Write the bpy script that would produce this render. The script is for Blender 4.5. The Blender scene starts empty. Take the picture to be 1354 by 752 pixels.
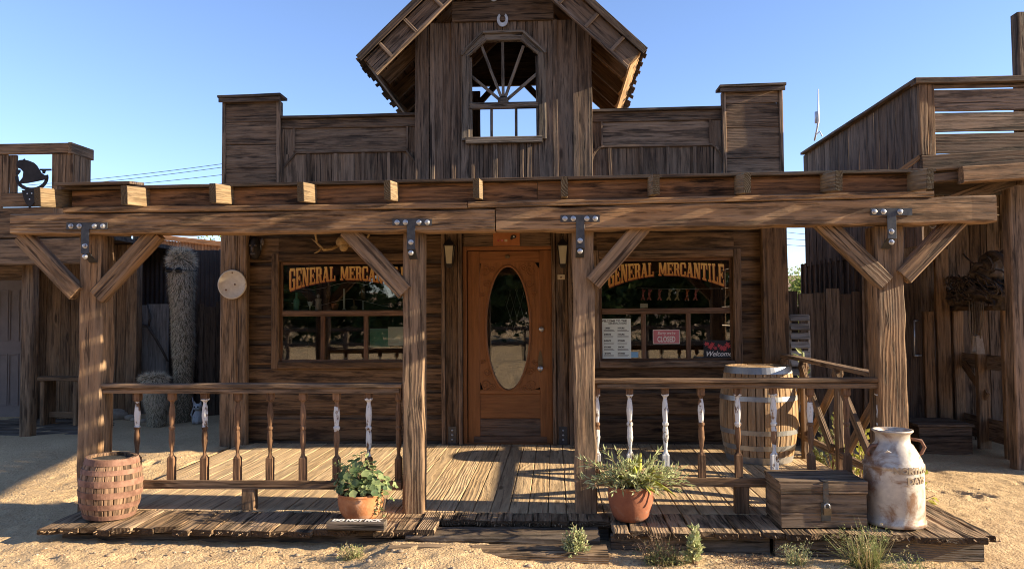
import bpy, bmesh, math, random
import numpy as np
from mathutils import Vector, Matrix
random.seed(7)
RN = random.Random(11)
sc = bpy.context.scene
COL = sc.collection
R = math.radians
PI = math.pi

# ------------------------------------------------------------------ camera model
CAM = Vector((0.0, 0.0, 1.55)); F = 1015.0
YAW, PITCH, ROLL = R(3.16), R(2.2), R(0.4)
fwd = Vector((-math.sin(YAW)*math.cos(PITCH), math.cos(YAW)*math.cos(PITCH), math.sin(PITCH)))
r0 = Vector((math.cos(YAW), math.sin(YAW), 0)); u0 = r0.cross(fwd)
right = r0*math.cos(ROLL) - u0*math.sin(ROLL)
up = u0*math.cos(ROLL) + r0*math.sin(ROLL)
def at(u, v, Y=None, Z=None, X=None):
    """point of the place seen at photo position (u, v), on the plane Y=, Z= or X="""
    d = fwd + right*((u-677)/F) + up*((376-v)/F)
    if Y is not None: t = (Y-CAM.y)/d.y
    elif Z is not None: t = (Z-CAM.z)/d.z
    else: t = (X-CAM.x)/d.x
    return CAM + d*t

# ------------------------------------------------------------------ mesh builder
class MB:
    def __init__(s): s.v=[]; s.f=[]; s.g=[]; s.r=[]; s.p=[]; s.s=[]
    def add(s, verts, faces, gc=None, rnd=0.5, smooth=False, paint=0.0):
        b=len(s.v); s.v.extend([tuple(v) for v in verts])
        s.g.extend([tuple(x) for x in (gc if gc is not None else verts)])
        n=len(verts)
        s.r.extend(rnd if isinstance(rnd,(list,tuple)) else [rnd]*n)
        s.p.extend(paint if isinstance(paint,(list,tuple)) else [paint]*n)
        s.f.extend([tuple(i+b for i in f) for f in faces]); s.s.extend([smooth]*len(faces))
        return s
    def build(s, name, mat, parent=None, loc=None):
        me=bpy.data.meshes.new(name)
        L=Vector((0,0,0))
        if parent is not None:
            q=parent
            while q is not None: L=L+Vector(q.location); q=q.parent
        elif loc is not None: L=Vector(loc)
        V=[(a-L.x,b-L.y,c-L.z) for a,b,c in s.v]
        me.from_pydata(V,[],s.f)
        me.polygons.foreach_set('use_smooth', s.s)
        a=me.attributes.new('gc','FLOAT_VECTOR','POINT'); a.data.foreach_set('vector', np.array(s.g,dtype=np.float32).ravel())
        a=me.attributes.new('rnd','FLOAT','POINT'); a.data.foreach_set('value', np.array(s.r,dtype=np.float32))
        a=me.attributes.new('paint','FLOAT','POINT'); a.data.foreach_set('value', np.array(s.p,dtype=np.float32))
        me.materials.append(mat); me.update()
        o=bpy.data.objects.new(name,me); COL.objects.link(o)
        if parent is not None: o.parent=parent
        elif loc is not None: o.location=L
        return o

def tag(o, label=None, cat=None, group=None, kind=None):
    if label: o['label']=label
    if cat: o['category']=cat
    if group: o['group']=group
    if kind: o['kind']=kind
    return o
def thing(name, label, cat, loc=(0,0,0), group=None):
    o=bpy.data.objects.new(name,None); COL.objects.link(o); o.location=loc; o.empty_display_size=.1
    return tag(o,label,cat,group)
def dup(o, parent=None):
    kids=[c for c in bpy.data.objects if c.parent==o]
    c=o.copy(); COL.objects.link(c)
    if parent is not None: c.parent=parent
    for k in kids: dup(k,c)
    return c

def jit(a): return RN.uniform(-a,a)
def basis(ax, side):
    ax=ax.normalized(); side=(side-ax*side.dot(ax)).normalized(); return ax, side, ax.cross(side)
def board(mb, a, b, side, w, t, w2=None, t2=None, j=.0022, rnd=None, ch=None, step=.3, paint=0.0, skew=(0,0)):
    """a sawn board from a to b; w measured along side, t across it; worn chamfered edges"""
    a=Vector(a); b=Vector(b); L=(b-a).length
    if L<1e-5: return
    ax,sd,nm=basis(b-a,Vector(side))
    w2=w if w2 is None else w2; t2=t if t2 is None else t2
    ch=min(w,t)*.12 if ch is None else ch; ch=min(ch,.012)
    n=max(1,int(L/step)); ox=RN.uniform(0,60); oy=jit(.12); oz=RN.choice([-1,1])*RN.uniform(.02,.14)
    rnd=RN.random() if rnd is None else rnd
    V=[];G=[];Fc=[]; rot_shade=(paint=='rot_shade'); qs=[i/n for i in range(n+1)]; PT=[]
    if rot_shade: qs=[0,.012/L]+qs[1:]; n+=1
    for i in range(n+1):
        q=qs[i]; PT+=[1.0 if (rot_shade and i==0) else 0.0]*8; ww=w+(w2-w)*q; tt=t+(t2-t)*q; hw,ht=ww/2,tt/2
        dj=(jit(j),jit(j))
        for (x,y) in ((-hw+ch,-ht),(hw-ch,-ht),(hw,-ht+ch),(hw,ht-ch),(hw-ch,ht),(-hw+ch,ht),(-hw,ht-ch),(-hw,-ht+ch)):
            xx=x+dj[0]+jit(j*.6); yy=y+dj[1]*.5+jit(j*.4)
            along=L*q
            if i==0: along+=skew[0]*x
            if i==n: along+=skew[1]*x
            V.append(a+ax*along+sd*xx+nm*yy); G.append((along+ox,xx+oy,yy+oz))
    for i in range(n):
        for k in range(8):
            k2=(k+1)%8; Fc.append((i*8+k,i*8+k2,(i+1)*8+k2,(i+1)*8+k))
    Fc.append(tuple(range(7,-1,-1))); Fc.append(tuple(n*8+k for k in range(8)))
    mb.add(V,Fc,G,rnd,False,PT if rot_shade else paint)
def box(mb, x0,x1,y0,y1,z0,z1, rnd=.5, paint=0.0):
    V=[(x,y,z) for z in (z0,z1) for y in (y0,y1) for x in (x0,x1)]
    mb.add(V,[(0,2,3,1),(4,5,7,6),(0,1,5,4),(2,6,7,3),(0,4,6,2),(1,3,7,5)],None,rnd,False,paint)
def hboard(mb,x0,x1,y,z0,z1,t=.025,**k):      # horizontal board in a wall facing -Y; y is its front face
    board(mb,(x0,y+t/2,(z0+z1)/2),(x1,y+t/2,(z0+z1)/2),(0,0,1),z1-z0,t,**k)
def vboard(mb,x0,x1,y,z0,z1,t=.025,**k):
    board(mb,((x0+x1)/2,y+t/2,z0),((x0+x1)/2,y+t/2,z1),(1,0,0),x1-x0,t,**k)
def tube(mb, pts, rad, n=8, rnd=.5, smooth=True, cap=True, paint=0.0):
    pts=[Vector(p) for p in pts]; m=len(pts)
    rad=[rad]*m if not isinstance(rad,(list,tuple)) else rad
    V=[];G=[];Fc=[]; ref=None; s=0; ox=RN.uniform(0,30)
    for i,p in enumerate(pts):
        d=(pts[min(i+1,m-1)]-pts[max(i-1,0)]).normalized()
        if ref is None: ref=Vector((0,0,1)) if abs(d.z)<.9 else Vector((1,0,0))
        sd=(ref-d*ref.dot(d)).normalized(); ref=sd; nm=d.cross(sd)
        if i: s+=(p-pts[i-1]).length
        for k in range(n):
            a=2*PI*k/n; off=sd*math.cos(a)*rad[i]+nm*math.sin(a)*rad[i]
            V.append(p+off); G.append((s+ox,math.cos(a)*rad[i],math.sin(a)*rad[i]))
    for i in range(m-1):
        for k in range(n):
            k2=(k+1)%n; Fc.append((i*n+k,i*n+k2,(i+1)*n+k2,(i+1)*n+k))
    if cap: Fc.append(tuple(range(n-1,-1,-1))); Fc.append(tuple((m-1)*n+k for k in range(n)))
    mb.add(V,Fc,G,rnd,smooth,paint)
def lathe(mb, prof, c, n=40, rnd=.5, smooth=True, cap=True, tilt=None, closed=False, a0=0, paint=0.0):
    c=Vector(c); V=[];Fc=[];G=[]; m=len(prof)
    for i,(r,z) in enumerate(prof):
        for k in range(n):
            a=2*PI*k/n+a0; p=Vector((r*math.cos(a),r*math.sin(a),z))
            G.append(tuple(p))
            if tilt is not None: p=tilt@p
            V.append(c+p)
    for i in range(m-1):
        for k in range(n):
            k2=(k+1)%n; Fc.append((i*n+k,i*n+k2,(i+1)*n+k2,(i+1)*n+k))
    if cap and prof[0][0]>1e-4: Fc.append(tuple(range(n-1,-1,-1)))
    if cap and prof[-1][0]>1e-4: Fc.append(tuple((m-1)*n+k for k in range(n)))
    mb.add(V,Fc,G,rnd,smooth,paint)
def prism(mb, pts, y0, y1, rnd=.5):           # outline in x,z extruded along y
    n=len(pts); V=[(x,y0,z) for x,z in pts]+[(x,y1,z) for x,z in pts]
    ar=sum(pts[i][0]*pts[(i+1)%n][1]-pts[(i+1)%n][0]*pts[i][1] for i in range(n))
    f=tuple(range(n)); 
    if ar<0: f=f[::-1]
    Fc=[f,tuple(i+n for i in f[::-1])]
    for i in range(n):
        k=(i+1)%n; q=(i,i+n,k+n,k) if ar>0 else (i,k,k+n,i+n)
        Fc.append(q)
    mb.add(V,Fc,None,rnd)
def ellipsoid(mb,c,r,n=14,m=9,rnd=.5,noise=0.0):
    c=Vector(c);V=[];Fc=[]
    for i in range(m+1):
        th=PI*i/m
        for k in range(n):
            a=2*PI*k/n; q=1+jit(noise)
            V.append(c+Vector((r[0]*math.sin(th)*math.cos(a)*q,r[1]*math.sin(th)*math.sin(a)*q,r[2]*math.cos(th)*q)))
    for i in range(m):
        for k in range(n):
            k2=(k+1)%n; Fc.append((i*n+k,(i+1)*n+k,(i+1)*n+k2,i*n+k2))
    mb.add(V,Fc,None,rnd,True)
def leaf(mb,p,d,l,w,rnd,fold=.2,up_=None):
    d=Vector(d).normalized(); s=d.cross(up_ if up_ is not None else Vector((jit(1),jit(1),jit(1)))).normalized(); n_=s.cross(d)
    p=Vector(p); m=p+d*l*.5
    V=[p,m+s*w/2+n_*fold*w,p+d*l,m-s*w/2+n_*fold*w,m]
    mb.add(V,[(0,1,4),(1,2,4),(2,3,4),(3,0,4)],None,rnd)
def blade(mb,p,d,l,w,bend,rnd,n=5):
    p=Vector(p); d=Vector(d).normalized(); s=d.cross(Vector((0,0,1)));
    s=s.normalized() if s.length>.05 else Vector((1,0,0))
    V=[];Fc=[]
    for i in range(n+1):
        q=i/n; c=p+d*l*q+Vector((0,0,-bend*l*q*q)); ww=w*(1-q**2)*.5+w*.03
        V+= [c-s*ww, c+s*ww]
    for i in range(n): Fc.append((2*i,2*i+1,2*i+3,2*i+2))
    mb.add(V,Fc,None,rnd)
def rdir(zmin=-1,zmax=1):
    z=RN.uniform(zmin,zmax); a=RN.uniform(0,2*PI); r=math.sqrt(max(0,1-z*z)); return Vector((r*math.cos(a),r*math.sin(a),z))

# ------------------------------------------------------------------ materials
def lin(r,g,b):
    f=lambda x:(x/255/12.92 if x/255<=.04045 else ((x/255+.055)/1.055)**2.4)
    return (f(r),f(g),f(b),1)
class N:
    def __init__(s,name):
        s.m=bpy.data.materials.new(name); s.m.use_nodes=True; s.t=s.m.node_tree; s.t.nodes.clear()
        s.out=s.t.nodes.new('ShaderNodeOutputMaterial')
    def nd(s,typ,**k):
        n=s.t.nodes.new(typ)
        for a,b in k.items(): setattr(n,a,b)
        return n
    def put(s,inp,v):
        if isinstance(v,bpy.types.NodeSocket): s.t.links.new(v,inp)
        else: inp.default_value=v
    def attr(s,nm,out='Vector'):
        n=s.nd('ShaderNodeAttribute',attribute_name=nm); return n.outputs[out]
    def vm(s,op,a,b):
        n=s.nd('ShaderNodeVectorMath',operation=op); s.put(n.inputs[0],a); s.put(n.inputs[1],b)
        return n.outputs['Value'] if op in('LENGTH','DOT_PRODUCT','DISTANCE') else n.outputs[0]
    def ma(s,op,a,b=0.0,c=None,clamp=False):
        n=s.nd('ShaderNodeMath',operation=op,use_clamp=clamp); s.put(n.inputs[0],a); s.put(n.inputs[1],b)
        if c is not None: s.put(n.inputs[2],c)
        return n.outputs[0]
    def noise(s,v,scale=1,det=3,rough=.55,out='Fac',dist=0.0):
        n=s.nd('ShaderNodeTexNoise'); s.put(n.inputs['Vector'],v); n.inputs['Scale'].default_value=scale
        n.inputs['Detail'].default_value=det; n.inputs['Roughness'].default_value=rough; n.inputs['Distortion'].default_value=dist
        return n.outputs[out]
    def vor(s,v,scale=1,feat='F1',out='Distance'):
        n=s.nd('ShaderNodeTexVoronoi',feature=feat); s.put(n.inputs['Vector'],v); n.inputs['Scale'].default_value=scale
        return n.outputs[out]
    def mr(s,v,a,b,c=0.0,d=1.0):
        n=s.nd('ShaderNodeMapRange'); s.put(n.inputs[0],v); n.inputs[1].default_value=a;n.inputs[2].default_value=b
        n.inputs[3].default_value=c;n.inputs[4].default_value=d; return n.outputs[0]
    def mix(s,f,a,b,blend='MIX'):
        n=s.nd('ShaderNodeMix',data_type='RGBA',blend_type=blend); s.put(n.inputs[0],f); s.put(n.inputs[6],a); s.put(n.inputs[7],b)
        return n.outputs[2]
    def sep(s,v):
        n=s.nd('ShaderNodeSeparateXYZ'); s.put(n.inputs[0],v); return n.outputs
    def comb(s,x,y,z):
        n=s.nd('ShaderNodeCombineXYZ'); s.put(n.inputs[0],x);s.put(n.inputs[1],y);s.put(n.inputs[2],z); return n.outputs[0]
    def bump(s,h,st=.5,d=.004,nrm=None):
        n=s.nd('ShaderNodeBump'); s.put(n.inputs['Height'],h); n.inputs['Strength'].default_value=st; n.inputs['Distance'].default_value=d
        if nrm is not None: s.put(n.inputs['Normal'],nrm)
        return n.outputs[0]
    def pr(s,col,rough=.8,metal=0.0,nrm=None,spec=.3,extra=None):
        n=s.nd('ShaderNodeBsdfPrincipled'); s.put(n.inputs['Base Color'],col); s.put(n.inputs['Roughness'],rough); s.put(n.inputs['Metallic'],metal)
        n.inputs['Specular IOR Level'].default_value=spec
        if nrm is not None: s.put(n.inputs['Normal'],nrm)
        if extra:
            for k,v in extra.items(): s.put(n.inputs[k],v)
        s.t.links.new(n.outputs[0],s.out.inputs[0]); return s.m

def wood(name, light, dark, grey=None, gam=.35, F_=42, crack=.5, var=.5, rough=.8, bump=.6, stain=.5, knots=True, paintcol=None, rot_shade=False):
    n=N(name); P=n.attr('gc'); rnd=n.attr('rnd','Fac')
    W=n.noise(n.vm('MULTIPLY',P,(.9,4,4)),1,2,.5,'Color')
    W=n.vm('SUBTRACT',W,(.5,.5,.5)); P2=n.vm('ADD',P,n.vm('MULTIPLY',W,(.0,.09,.09)))
    kn=n.vor(n.vm('MULTIPLY',P,(1.7,5.5,5.5)),1) if knots else None
    s3=n.sep(P2); r=n.ma('POWER',n.ma('ADD',n.ma('MULTIPLY',s3[1],s3[1]),n.ma('MULTIPLY',s3[2],s3[2])),.5)
    if knots:
        r=n.ma('ADD',r,n.ma('DIVIDE',.0055,n.ma('ADD',kn,.09)))
    ring=n.ma('SINE',n.ma('MULTIPLY',r,n.mr(n.ma('FRACT',n.ma('MULTIPLY',rnd,7.31)),0,1,F_*2*PI*.55,F_*2*PI*1.5))); ring=n.mr(ring,-1,1); ring=n.ma('POWER',ring,1.6)
    fib=n.noise(n.vm('MULTIPLY',P,(5,130,130)),1,4,.7)
    fib2=n.noise(n.vm('MULTIPLY',P,(3.2,40,40)),1,5,.7)
    fac=n.ma('ADD',n.ma('MULTIPLY',ring,.22),n.ma('ADD',n.ma('ADD',n.ma('MULTIPLY',n.mr(fib,.37,.63),.28),n.ma('MULTIPLY',n.mr(n.noise(n.vm('MULTIPLY',P,(.8,5,5)),1,4,.6),.35,.65),.24)),n.ma('MULTIPLY',n.mr(fib2,.36,.64),.30)),clamp=True)
    col=n.mix(fac,dark,light)
    if grey:
        gm=n.mr(n.ma('ADD',n.noise(n.vm('MULTIPLY',P,(1.1,7,7)),1,4,.6),n.ma('MULTIPLY',rnd,.22)),.5-gam*.3,.78-gam*.3)
        gc=n.mix(fac,tuple(x*.5 for x in grey[:3])+(1,),grey)
        col=n.mix(n.ma('MULTIPLY',gm,min(1,gam*2)),col,gc)
    st=n.mr(n.noise(n.vm('ADD',n.vm('MULTIPLY',P,(1.6,11,11)),n.comb(0.0,n.ma('MULTIPLY',rnd,9.0),0.0)),1.3,5,.66),.49,.62,1,1-stain)
    col=n.mix(1.0,col,n.comb(st,st,st),'MULTIPLY')
    ck=n.ma('MAXIMUM',n.mr(n.noise(n.vm('MULTIPLY',P,(2.0,52,52)),1,4,.6),.585,.63,0,.9),n.mr(n.noise(n.vm('MULTIPLY',P,(.9,26,26)),1,3,.5),.655,.68,0,1))
    col=n.mix(n.ma('MULTIPLY',ck,crack),col,tuple(x*.12 for x in dark[:3])+(1,))
    if knots:
        kk=n.mr(kn,.07,.15,1,0); kc=tuple(x*.3 for x in dark[:3])+(1,)
        col=n.mix(n.ma('MULTIPLY',kk,.75),col,kc)
    v=n.mr(rnd,0,1,1-var*.6,1+var*.45); col=n.mix(1.0,col,n.comb(v,v,v),'MULTIPLY')
    h=n.ma('ADD',n.ma('MULTIPLY',ring,.35),n.ma('ADD',n.ma('MULTIPLY',fib2,.7),n.ma('MULTIPLY',fib,.35))); h=n.ma('SUBTRACT',h,n.ma('MULTIPLY',ck,.9))
    ro=rough
    if rot_shade:
        pf=n.mr(n.ma('ADD',n.attr('paint','Fac'),n.ma('MULTIPLY',n.noise(n.vm('MULTIPLY',P,(20,25,25)),1,3,.6),.8)),.7,1.15); col=n.mix(n.ma('MULTIPLY',pf,.85),col,tuple(x*.35 for x in dark[:3])+(1,))  # darkens board end faces: decay on deck planks, painted shade there and on rafters
    if paintcol:
        pt=n.attr('paint','Fac'); pn=n.noise(n.vm('MULTIPLY',P,(14,30,30)),1,4,.65)
        pf=n.mr(n.ma('ADD',pt,n.ma('MULTIPLY',pn,.7)),.82,.87)
        col=n.mix(pf,col,paintcol); h=n.ma('ADD',h,n.ma('MULTIPLY',pf,.6))
    return n.pr(col,ro,0,n.bump(h,bump,.011),.25)

def stuff(name, c1, c2, scale=8, rough=.8, metal=0.0, bump=.3, bd=.004, c3=None, c3t=(.55,.65), coord='gc', det=5, spec=.3, vary=0.0):
    n=N(name); P=n.attr(coord); f=n.noise(P,scale,det,.6); col=n.mix(n.mr(f,.32,.68),c1,c2)
    if c3: 
        g=n.noise(P,scale*.55,5,.68,dist=.5); col=n.mix(n.mr(g,c3t[0],c3t[1]),col,c3)
    if vary:
        r=n.attr('rnd','Fac'); v=n.mr(r,0,1,1-vary,1+vary); col=n.mix(1.0,col,n.comb(v,v,v),'MULTIPLY')
    h=n.noise(P,scale*5,4,.6)
    return n.pr(col,rough,metal,n.bump(h,bump,bd),spec)
def foliage(name,c1,c2,rough=.6,trans=.35):
    n=N(name); r=n.attr('rnd','Fac'); col=n.mix(r,c1,c2)
    p=n.nd('ShaderNodeBsdfPrincipled'); n.put(p.inputs['Base Color'],col); p.inputs['Roughness'].default_value=rough; p.inputs['Specular IOR Level'].default_value=.3
    t=n.nd('ShaderNodeBsdfTranslucent'); n.put(t.inputs['Color'],col)
    m=n.nd('ShaderNodeMixShader'); m.inputs[0].default_value=trans
    n.t.links.new(p.outputs[0],m.inputs[1]); n.t.links.new(t.outputs[0],m.inputs[2]); n.t.links.new(m.outputs[0],n.out.inputs[0]); return n.m

M={}
# weathered woods, real albedos except the brightened under-roof wood
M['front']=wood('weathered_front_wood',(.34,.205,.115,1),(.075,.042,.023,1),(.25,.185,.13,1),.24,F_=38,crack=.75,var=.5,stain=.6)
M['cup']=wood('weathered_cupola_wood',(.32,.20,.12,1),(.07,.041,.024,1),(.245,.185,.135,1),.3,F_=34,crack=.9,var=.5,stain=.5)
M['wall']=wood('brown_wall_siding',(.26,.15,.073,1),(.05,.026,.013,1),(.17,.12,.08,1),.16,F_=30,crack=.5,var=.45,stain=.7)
M['beam']=wood('porch_beam_wood',(.52,.29,.13,1),(.14,.064,.026,1),(.32,.22,.135,1),.3,F_=36,crack=.7,var=.2,stain=.6,bump=.8)
M['post']=wood('porch_post_wood',(.43,.245,.115,1),(.12,.056,.024,1),(.30,.215,.14,1),.32,F_=36,crack=.8,var=.25,stain=.5,bump=.8)
M['rafter']=wood('rafter_wood',(.36,.25,.135,1),(.12,.075,.038,1),(.22,.17,.11,1),.2,F_=60,crack=.3,var=.2,stain=.3,rot_shade=True)
M['fascia']=wood('stained_fascia_wood',(.4,.2,.09,1),(.06,.03,.016,1),None,.3,F_=22,crack=.5,var=.3,stain=.85)
M['deck']=wood('worn_deck_boards',(.74,.52,.29,1),(.44,.285,.145,1),(.52,.4,.26,1),.2,F_=40,crack=.45,var=.28,stain=.25)
M['deckedge']=wood('rough_deck_edge_boards',(.48,.31,.165,1),(.14,.082,.042,1),(.34,.26,.18,1),.25,F_=50,crack=.95,var=.55,stain=.7,bump=1.0,rot_shade=True)
M['step']=wood('grey_step_timber',(.30,.21,.135,1),(.08,.052,.033,1),(.25,.2,.15,1),.45,F_=55,crack=.95,var=.4,stain=.6,bump=1.0)
M['rail']=wood('railing_wood',(.36,.21,.105,1),(.10,.05,.023,1),(.25,.18,.12,1),.3,F_=45,crack=.7,var=.3,stain=.5)
M['bal']=wood('turned_baluster_wood',(.30,.165,.085,1),(.11,.056,.03,1),None,.3,F_=50,crack=.5,var=.4,stain=.5,knots=False,paintcol=(.66,.63,.58,1),rough=.9)
M['door']=wood('varnished_door_wood',(.36,.15,.052,1),(.21,.08,.027,1),None,.3,F_=45,crack=.1,var=.15,stain=.2,rough=.45,bump=.15,knots=False)
M['kick']=wood('bare_door_wood',(.27,.14,.075,1),(.13,.065,.035,1),(.2,.15,.11,1),.4,F_=45,crack=.3,var=.1,stain=.4,knots=False)
M['sash']=wood('window_sash_wood',(.26,.13,.065,1),(.1,.045,.022,1),(.2,.15,.11,1),.2,F_=50,crack=.4,var=.3,stain=.4,knots=False)
M['old']=wood('old_dark_fence_wood',(.16,.102,.064,1),(.042,.026,.017,1),(.15,.118,.09,1),.25,F_=40,crack=.7,var=.7,stain=.6)
M['greyfence']=wood('grey_picket_wood',(.42,.36,.29,1),(.16,.13,.1,1),(.42,.38,.33,1),.5,F_=40,crack=.6,var=.7,stain=.4)
M['left']=wood('left_shop_wood',(.42,.24,.115,1),(.12,.058,.026,1),(.22,.16,.105,1),.2,F_=36,crack=.6,var=.5,stain=.5)
M['right']=wood('right_shop_wood',(.32,.195,.112,1),(.075,.044,.025,1),(.24,.18,.13,1),.28,F_=38,crack=.8,var=.75,stain=.6)
M['chest']=wood('old_chest_wood',(.38,.245,.14,1),(.11,.065,.037,1),(.26,.2,.14,1),.25,F_=32,crack=.7,var=.3,stain=.6)
M['oak']=wood('oak_stave_wood',(.55,.34,.155,1),(.34,.19,.08,1),(.4,.31,.22,1),.3,F_=50,crack=.2,var=.35,stain=.35,knots=False)
M['underroof_lit']=wood('bounce_lit_roof_wood',(.78,.48,.23,1),(.45,.25,.11,1),None,.3,F_=30,crack=.3,var=.3,stain=.4)  # bounced light under the right cupola slope is put into this colour
M['shed']=wood('sunlit_shed_wood',(.48,.24,.11,1),(.26,.12,.05,1),None,.3,F_=20,crack=.2,var=.3,stain=.3)
M['antler']=stuff('antler_bone',lin(190,160,110),lin(150,115,70),30,.6)
M['plate']=stuff('grey_steel_plate',(.06,.062,.068,1),(.11,.108,.105,1),25,.5,.7,.2,.002,c3=(.12,.07,.04,1),c3t=(.62,.75))
M['bolt']=stuff('zinc_bolt',(.55,.55,.56,1),(.4,.4,.4,1),60,.35,.7,.2,.001)
M['blackmetal']=stuff('dark_steel',(.02,.017,.016,1),(.045,.035,.03,1),12,.6,.4,.2)
M['rust']=stuff('rusty_hoop_iron',(.13,.065,.042,1),(.31,.17,.115,1),13,.8,.1,.5,.003,c3=(.16,.07,.045,1),c3t=(.55,.7))
M['hoop']=stuff('galvanised_hoop',(.3,.3,.3,1),(.42,.41,.38,1),9,.45,.75,.15,.002,c3=(.2,.15,.1,1),c3t=(.6,.75))
M['barrelwood']=wood('grimy_barrel_staves',(.34,.215,.13,1),(.15,.085,.05,1),None,.3,F_=60,crack=.8,var=.4,stain=.7,knots=False)
M['terra']=stuff('terracotta',(.36,.125,.045,1),(.56,.25,.105,1),11,.85,0,.6,.004,c3=(.5,.36,.25,1),c3t=(.56,.70),det=8)
M['terra2']=stuff('dark_terracotta',(.22,.075,.038,1),(.34,.13,.065,1),7,.85,0,.6,.004,c3=(.3,.2,.14,1),c3t=(.52,.68),det=8)
M['soil']=stuff('potting_soil',(.05,.035,.025,1),(.09,.065,.045,1),40,.95)
M['letter']=stuff('shaded_raised_letters',(.3,.22,.14,1),(.42,.33,.22,1),12,.6)  # darker than the can, standing in for shadows cast by the relief
M['tar']=stuff('black_tar_cloth',(.02,.018,.016,1),(.05,.045,.04,1),20,.9,0,1,.01)
M['can']=stuff('rusty_whitewashed_tin',(.62,.56,.46,1),(.36,.31,.27,1),9,.5,.25,.45,.003,c3=(.25,.145,.085,1),c3t=(.475,.6),det=8)
M['enamel']=stuff('chipped_enamel',(.66,.56,.42,1),(.55,.45,.32,1),20,.5,0,.2,.002,c3=(.3,.18,.1,1),c3t=(.66,.72))
M['brass']=stuff('old_brass',(.12,.08,.04,1),(.2,.14,.08,1),40,.5,.4,.1)
M['shoe']=stuff('pale_horseshoe',(.6,.58,.55,1),(.45,.43,.4,1),30,.5,.3)
M['gold']=None
M['stonehill']=stuff('desert_hill',(.3,.2,.12,1),(.4,.28,.18,1),.05,.95,0,.3,.3,coord='gc')
M['leather']=stuff('old_saddle_leather',(.05,.035,.026,1),(.13,.1,.08,1),14,.6,0,.5,.004)
M['tan']=stuff('worn_tan_leather',(.12,.085,.055,1),(.24,.18,.12,1),9,.6,0,.6,.006,c3=(.05,.035,.025,1))
M['rope']=stuff('rope',(.16,.12,.08,1),(.26,.2,.14,1),60,.9)
M['stirrup']=stuff('pale_stirrup_wood',(.4,.33,.26,1),(.3,.23,.17,1),30,.7)
M['hair']=foliage('cactus_hair',(.45,.35,.22,1),(.92,.8,.6,1),.8,.2)
M['cactus']=stuff('cactus_skin',(.1,.085,.05,1),(.2,.16,.1,1),25,.9)
M['lens']=stuff('black_plastic',(.01,.01,.012,1),(.02,.02,.02,1),5,.2,0,.0)
M['catgrey']=stuff('painted_plaster_cat',(.36,.35,.34,1),(.5,.49,.47,1),14,.7)
M['paper']=stuff('pale_paper',(.72,.78,.72,1),(.78,.83,.77,1),10,.7,0,.02)
M['ink']=stuff('dark_ink',(.05,.05,.05,1),(.08,.08,.08,1),10,.8,0,0)
M['pinksign']=stuff('faded_pink_sign',(.5,.15,.17,1),(.56,.2,.2,1),8,.6,0,0)
M['white']=stuff('off_white_print',(.7,.66,.6,1),(.75,.72,.68,1),8,.6,0,0)
M['redprint']=stuff('red_print',(.4,.04,.05,1),(.5,.08,.08,1),20,.6,0,0)
M['blacksign']=stuff('black_sign',(.015,.015,.018,1),(.03,.03,.03,1),20,.6,0,0)
M['blue']=stuff('light_blue_sticker',(.22,.42,.62,1),(.25,.48,.66,1),20,.6,0,0)
M['green']=stuff('green_print',(.1,.3,.24,1),(.16,.38,.3,1),12,.6,0,0)
M['orange']=stuff('orange_painted_board',(.38,.13,.04,1),(.46,.17,.06,1),14,.6,0,.2)
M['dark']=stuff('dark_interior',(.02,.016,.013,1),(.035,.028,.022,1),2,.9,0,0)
M['frost']=stuff('lantern_glass',(.5,.44,.3,1),(.42,.36,.24,1),6,.3,0,0)
M['greydoor']=stuff('grey_painted_door',(.19,.145,.12,1),(.24,.185,.15,1),6,.7,0,.2)
M['corr']=stuff('dark_corrugated_metal',(.07,.05,.04,1),(.11,.08,.062,1),3,.6,.3,.2,c3=(.09,.05,.035,1))
M['bouncegravel']=stuff('pale_bounce_gravel',(.42,.36,.28,1),(.58,.5,.4,1),20,.95)  # pale so the unseen flat roof throws light upward
M['clay']=stuff('pebble',(.3,.22,.15,1),(.45,.36,.26,1),14,.9,vary=.4)
M['geranium']=foliage('round_green_leaf',(.06,.11,.04,1),(.34,.40,.17,1))
M['sage']=foliage('silver_green_leaf',(.25,.31,.13,1),(.6,.6,.32,1),.7,.25)
M['aloe']=foliage('yellow_green_leaf',(.34,.38,.06,1),(.5,.47,.12,1),.5,.3)
M['dry']=foliage('dry_straw',(.3,.22,.11,1),(.55,.45,.26,1),.8,.2)
M['dryred']=foliage('dry_brown_twig',(.12,.07,.045,1),(.3,.2,.12,1),.8,.1)
M['weed']=foliage('green_weed',(.13,.18,.06,1),(.36,.36,.14,1),.7,.25)
M['tree']=foliage('tree_leaf',(.03,.06,.018,1),(.11,.15,.04,1),.6,.3)
M['brighttree']=foliage('bright_tree_leaf',(.12,.18,.04,1),(.3,.34,.09,1),.6,.35)
M['bark']=stuff('bark',(.06,.045,.035,1),(.12,.09,.065,1),12,.9,0,1,.01)
M['white_metal']=stuff('white_metal_pole',(.7,.7,.7,1),(.6,.6,.6,1),10,.4,.2)
M['wire']=stuff('power_wire',(.02,.02,.02,1),(.03,.03,.03,1),10,.6)
M['pink']=stuff('pink_felt',(.5,.12,.14,1),(.6,.2,.2,1),20,.9,0,0)
M['cream']=stuff('cream_felt',(.55,.42,.25,1),(.6,.5,.33,1),20,.9,0,0)
M['redfelt']=stuff('rust_felt',(.45,.1,.04,1),(.5,.15,.06,1),20,.9,0,0)
def gold():
    n=N('gold_leaf_lettering'); z=n.sep(n.attr('gc'))[2]; f=n.noise(n.attr('gc'),60,3)
    col=n.mix(n.mr(z,0,1),(.5,.2,.03,1),(.72,.45,.13,1)); col=n.mix(n.mr(f,.5,.75,0,.5),col,(.35,.13,.05,1))
    return n.pr(col,.45,.1,None,.4)
M['gold']=gold()
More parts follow.
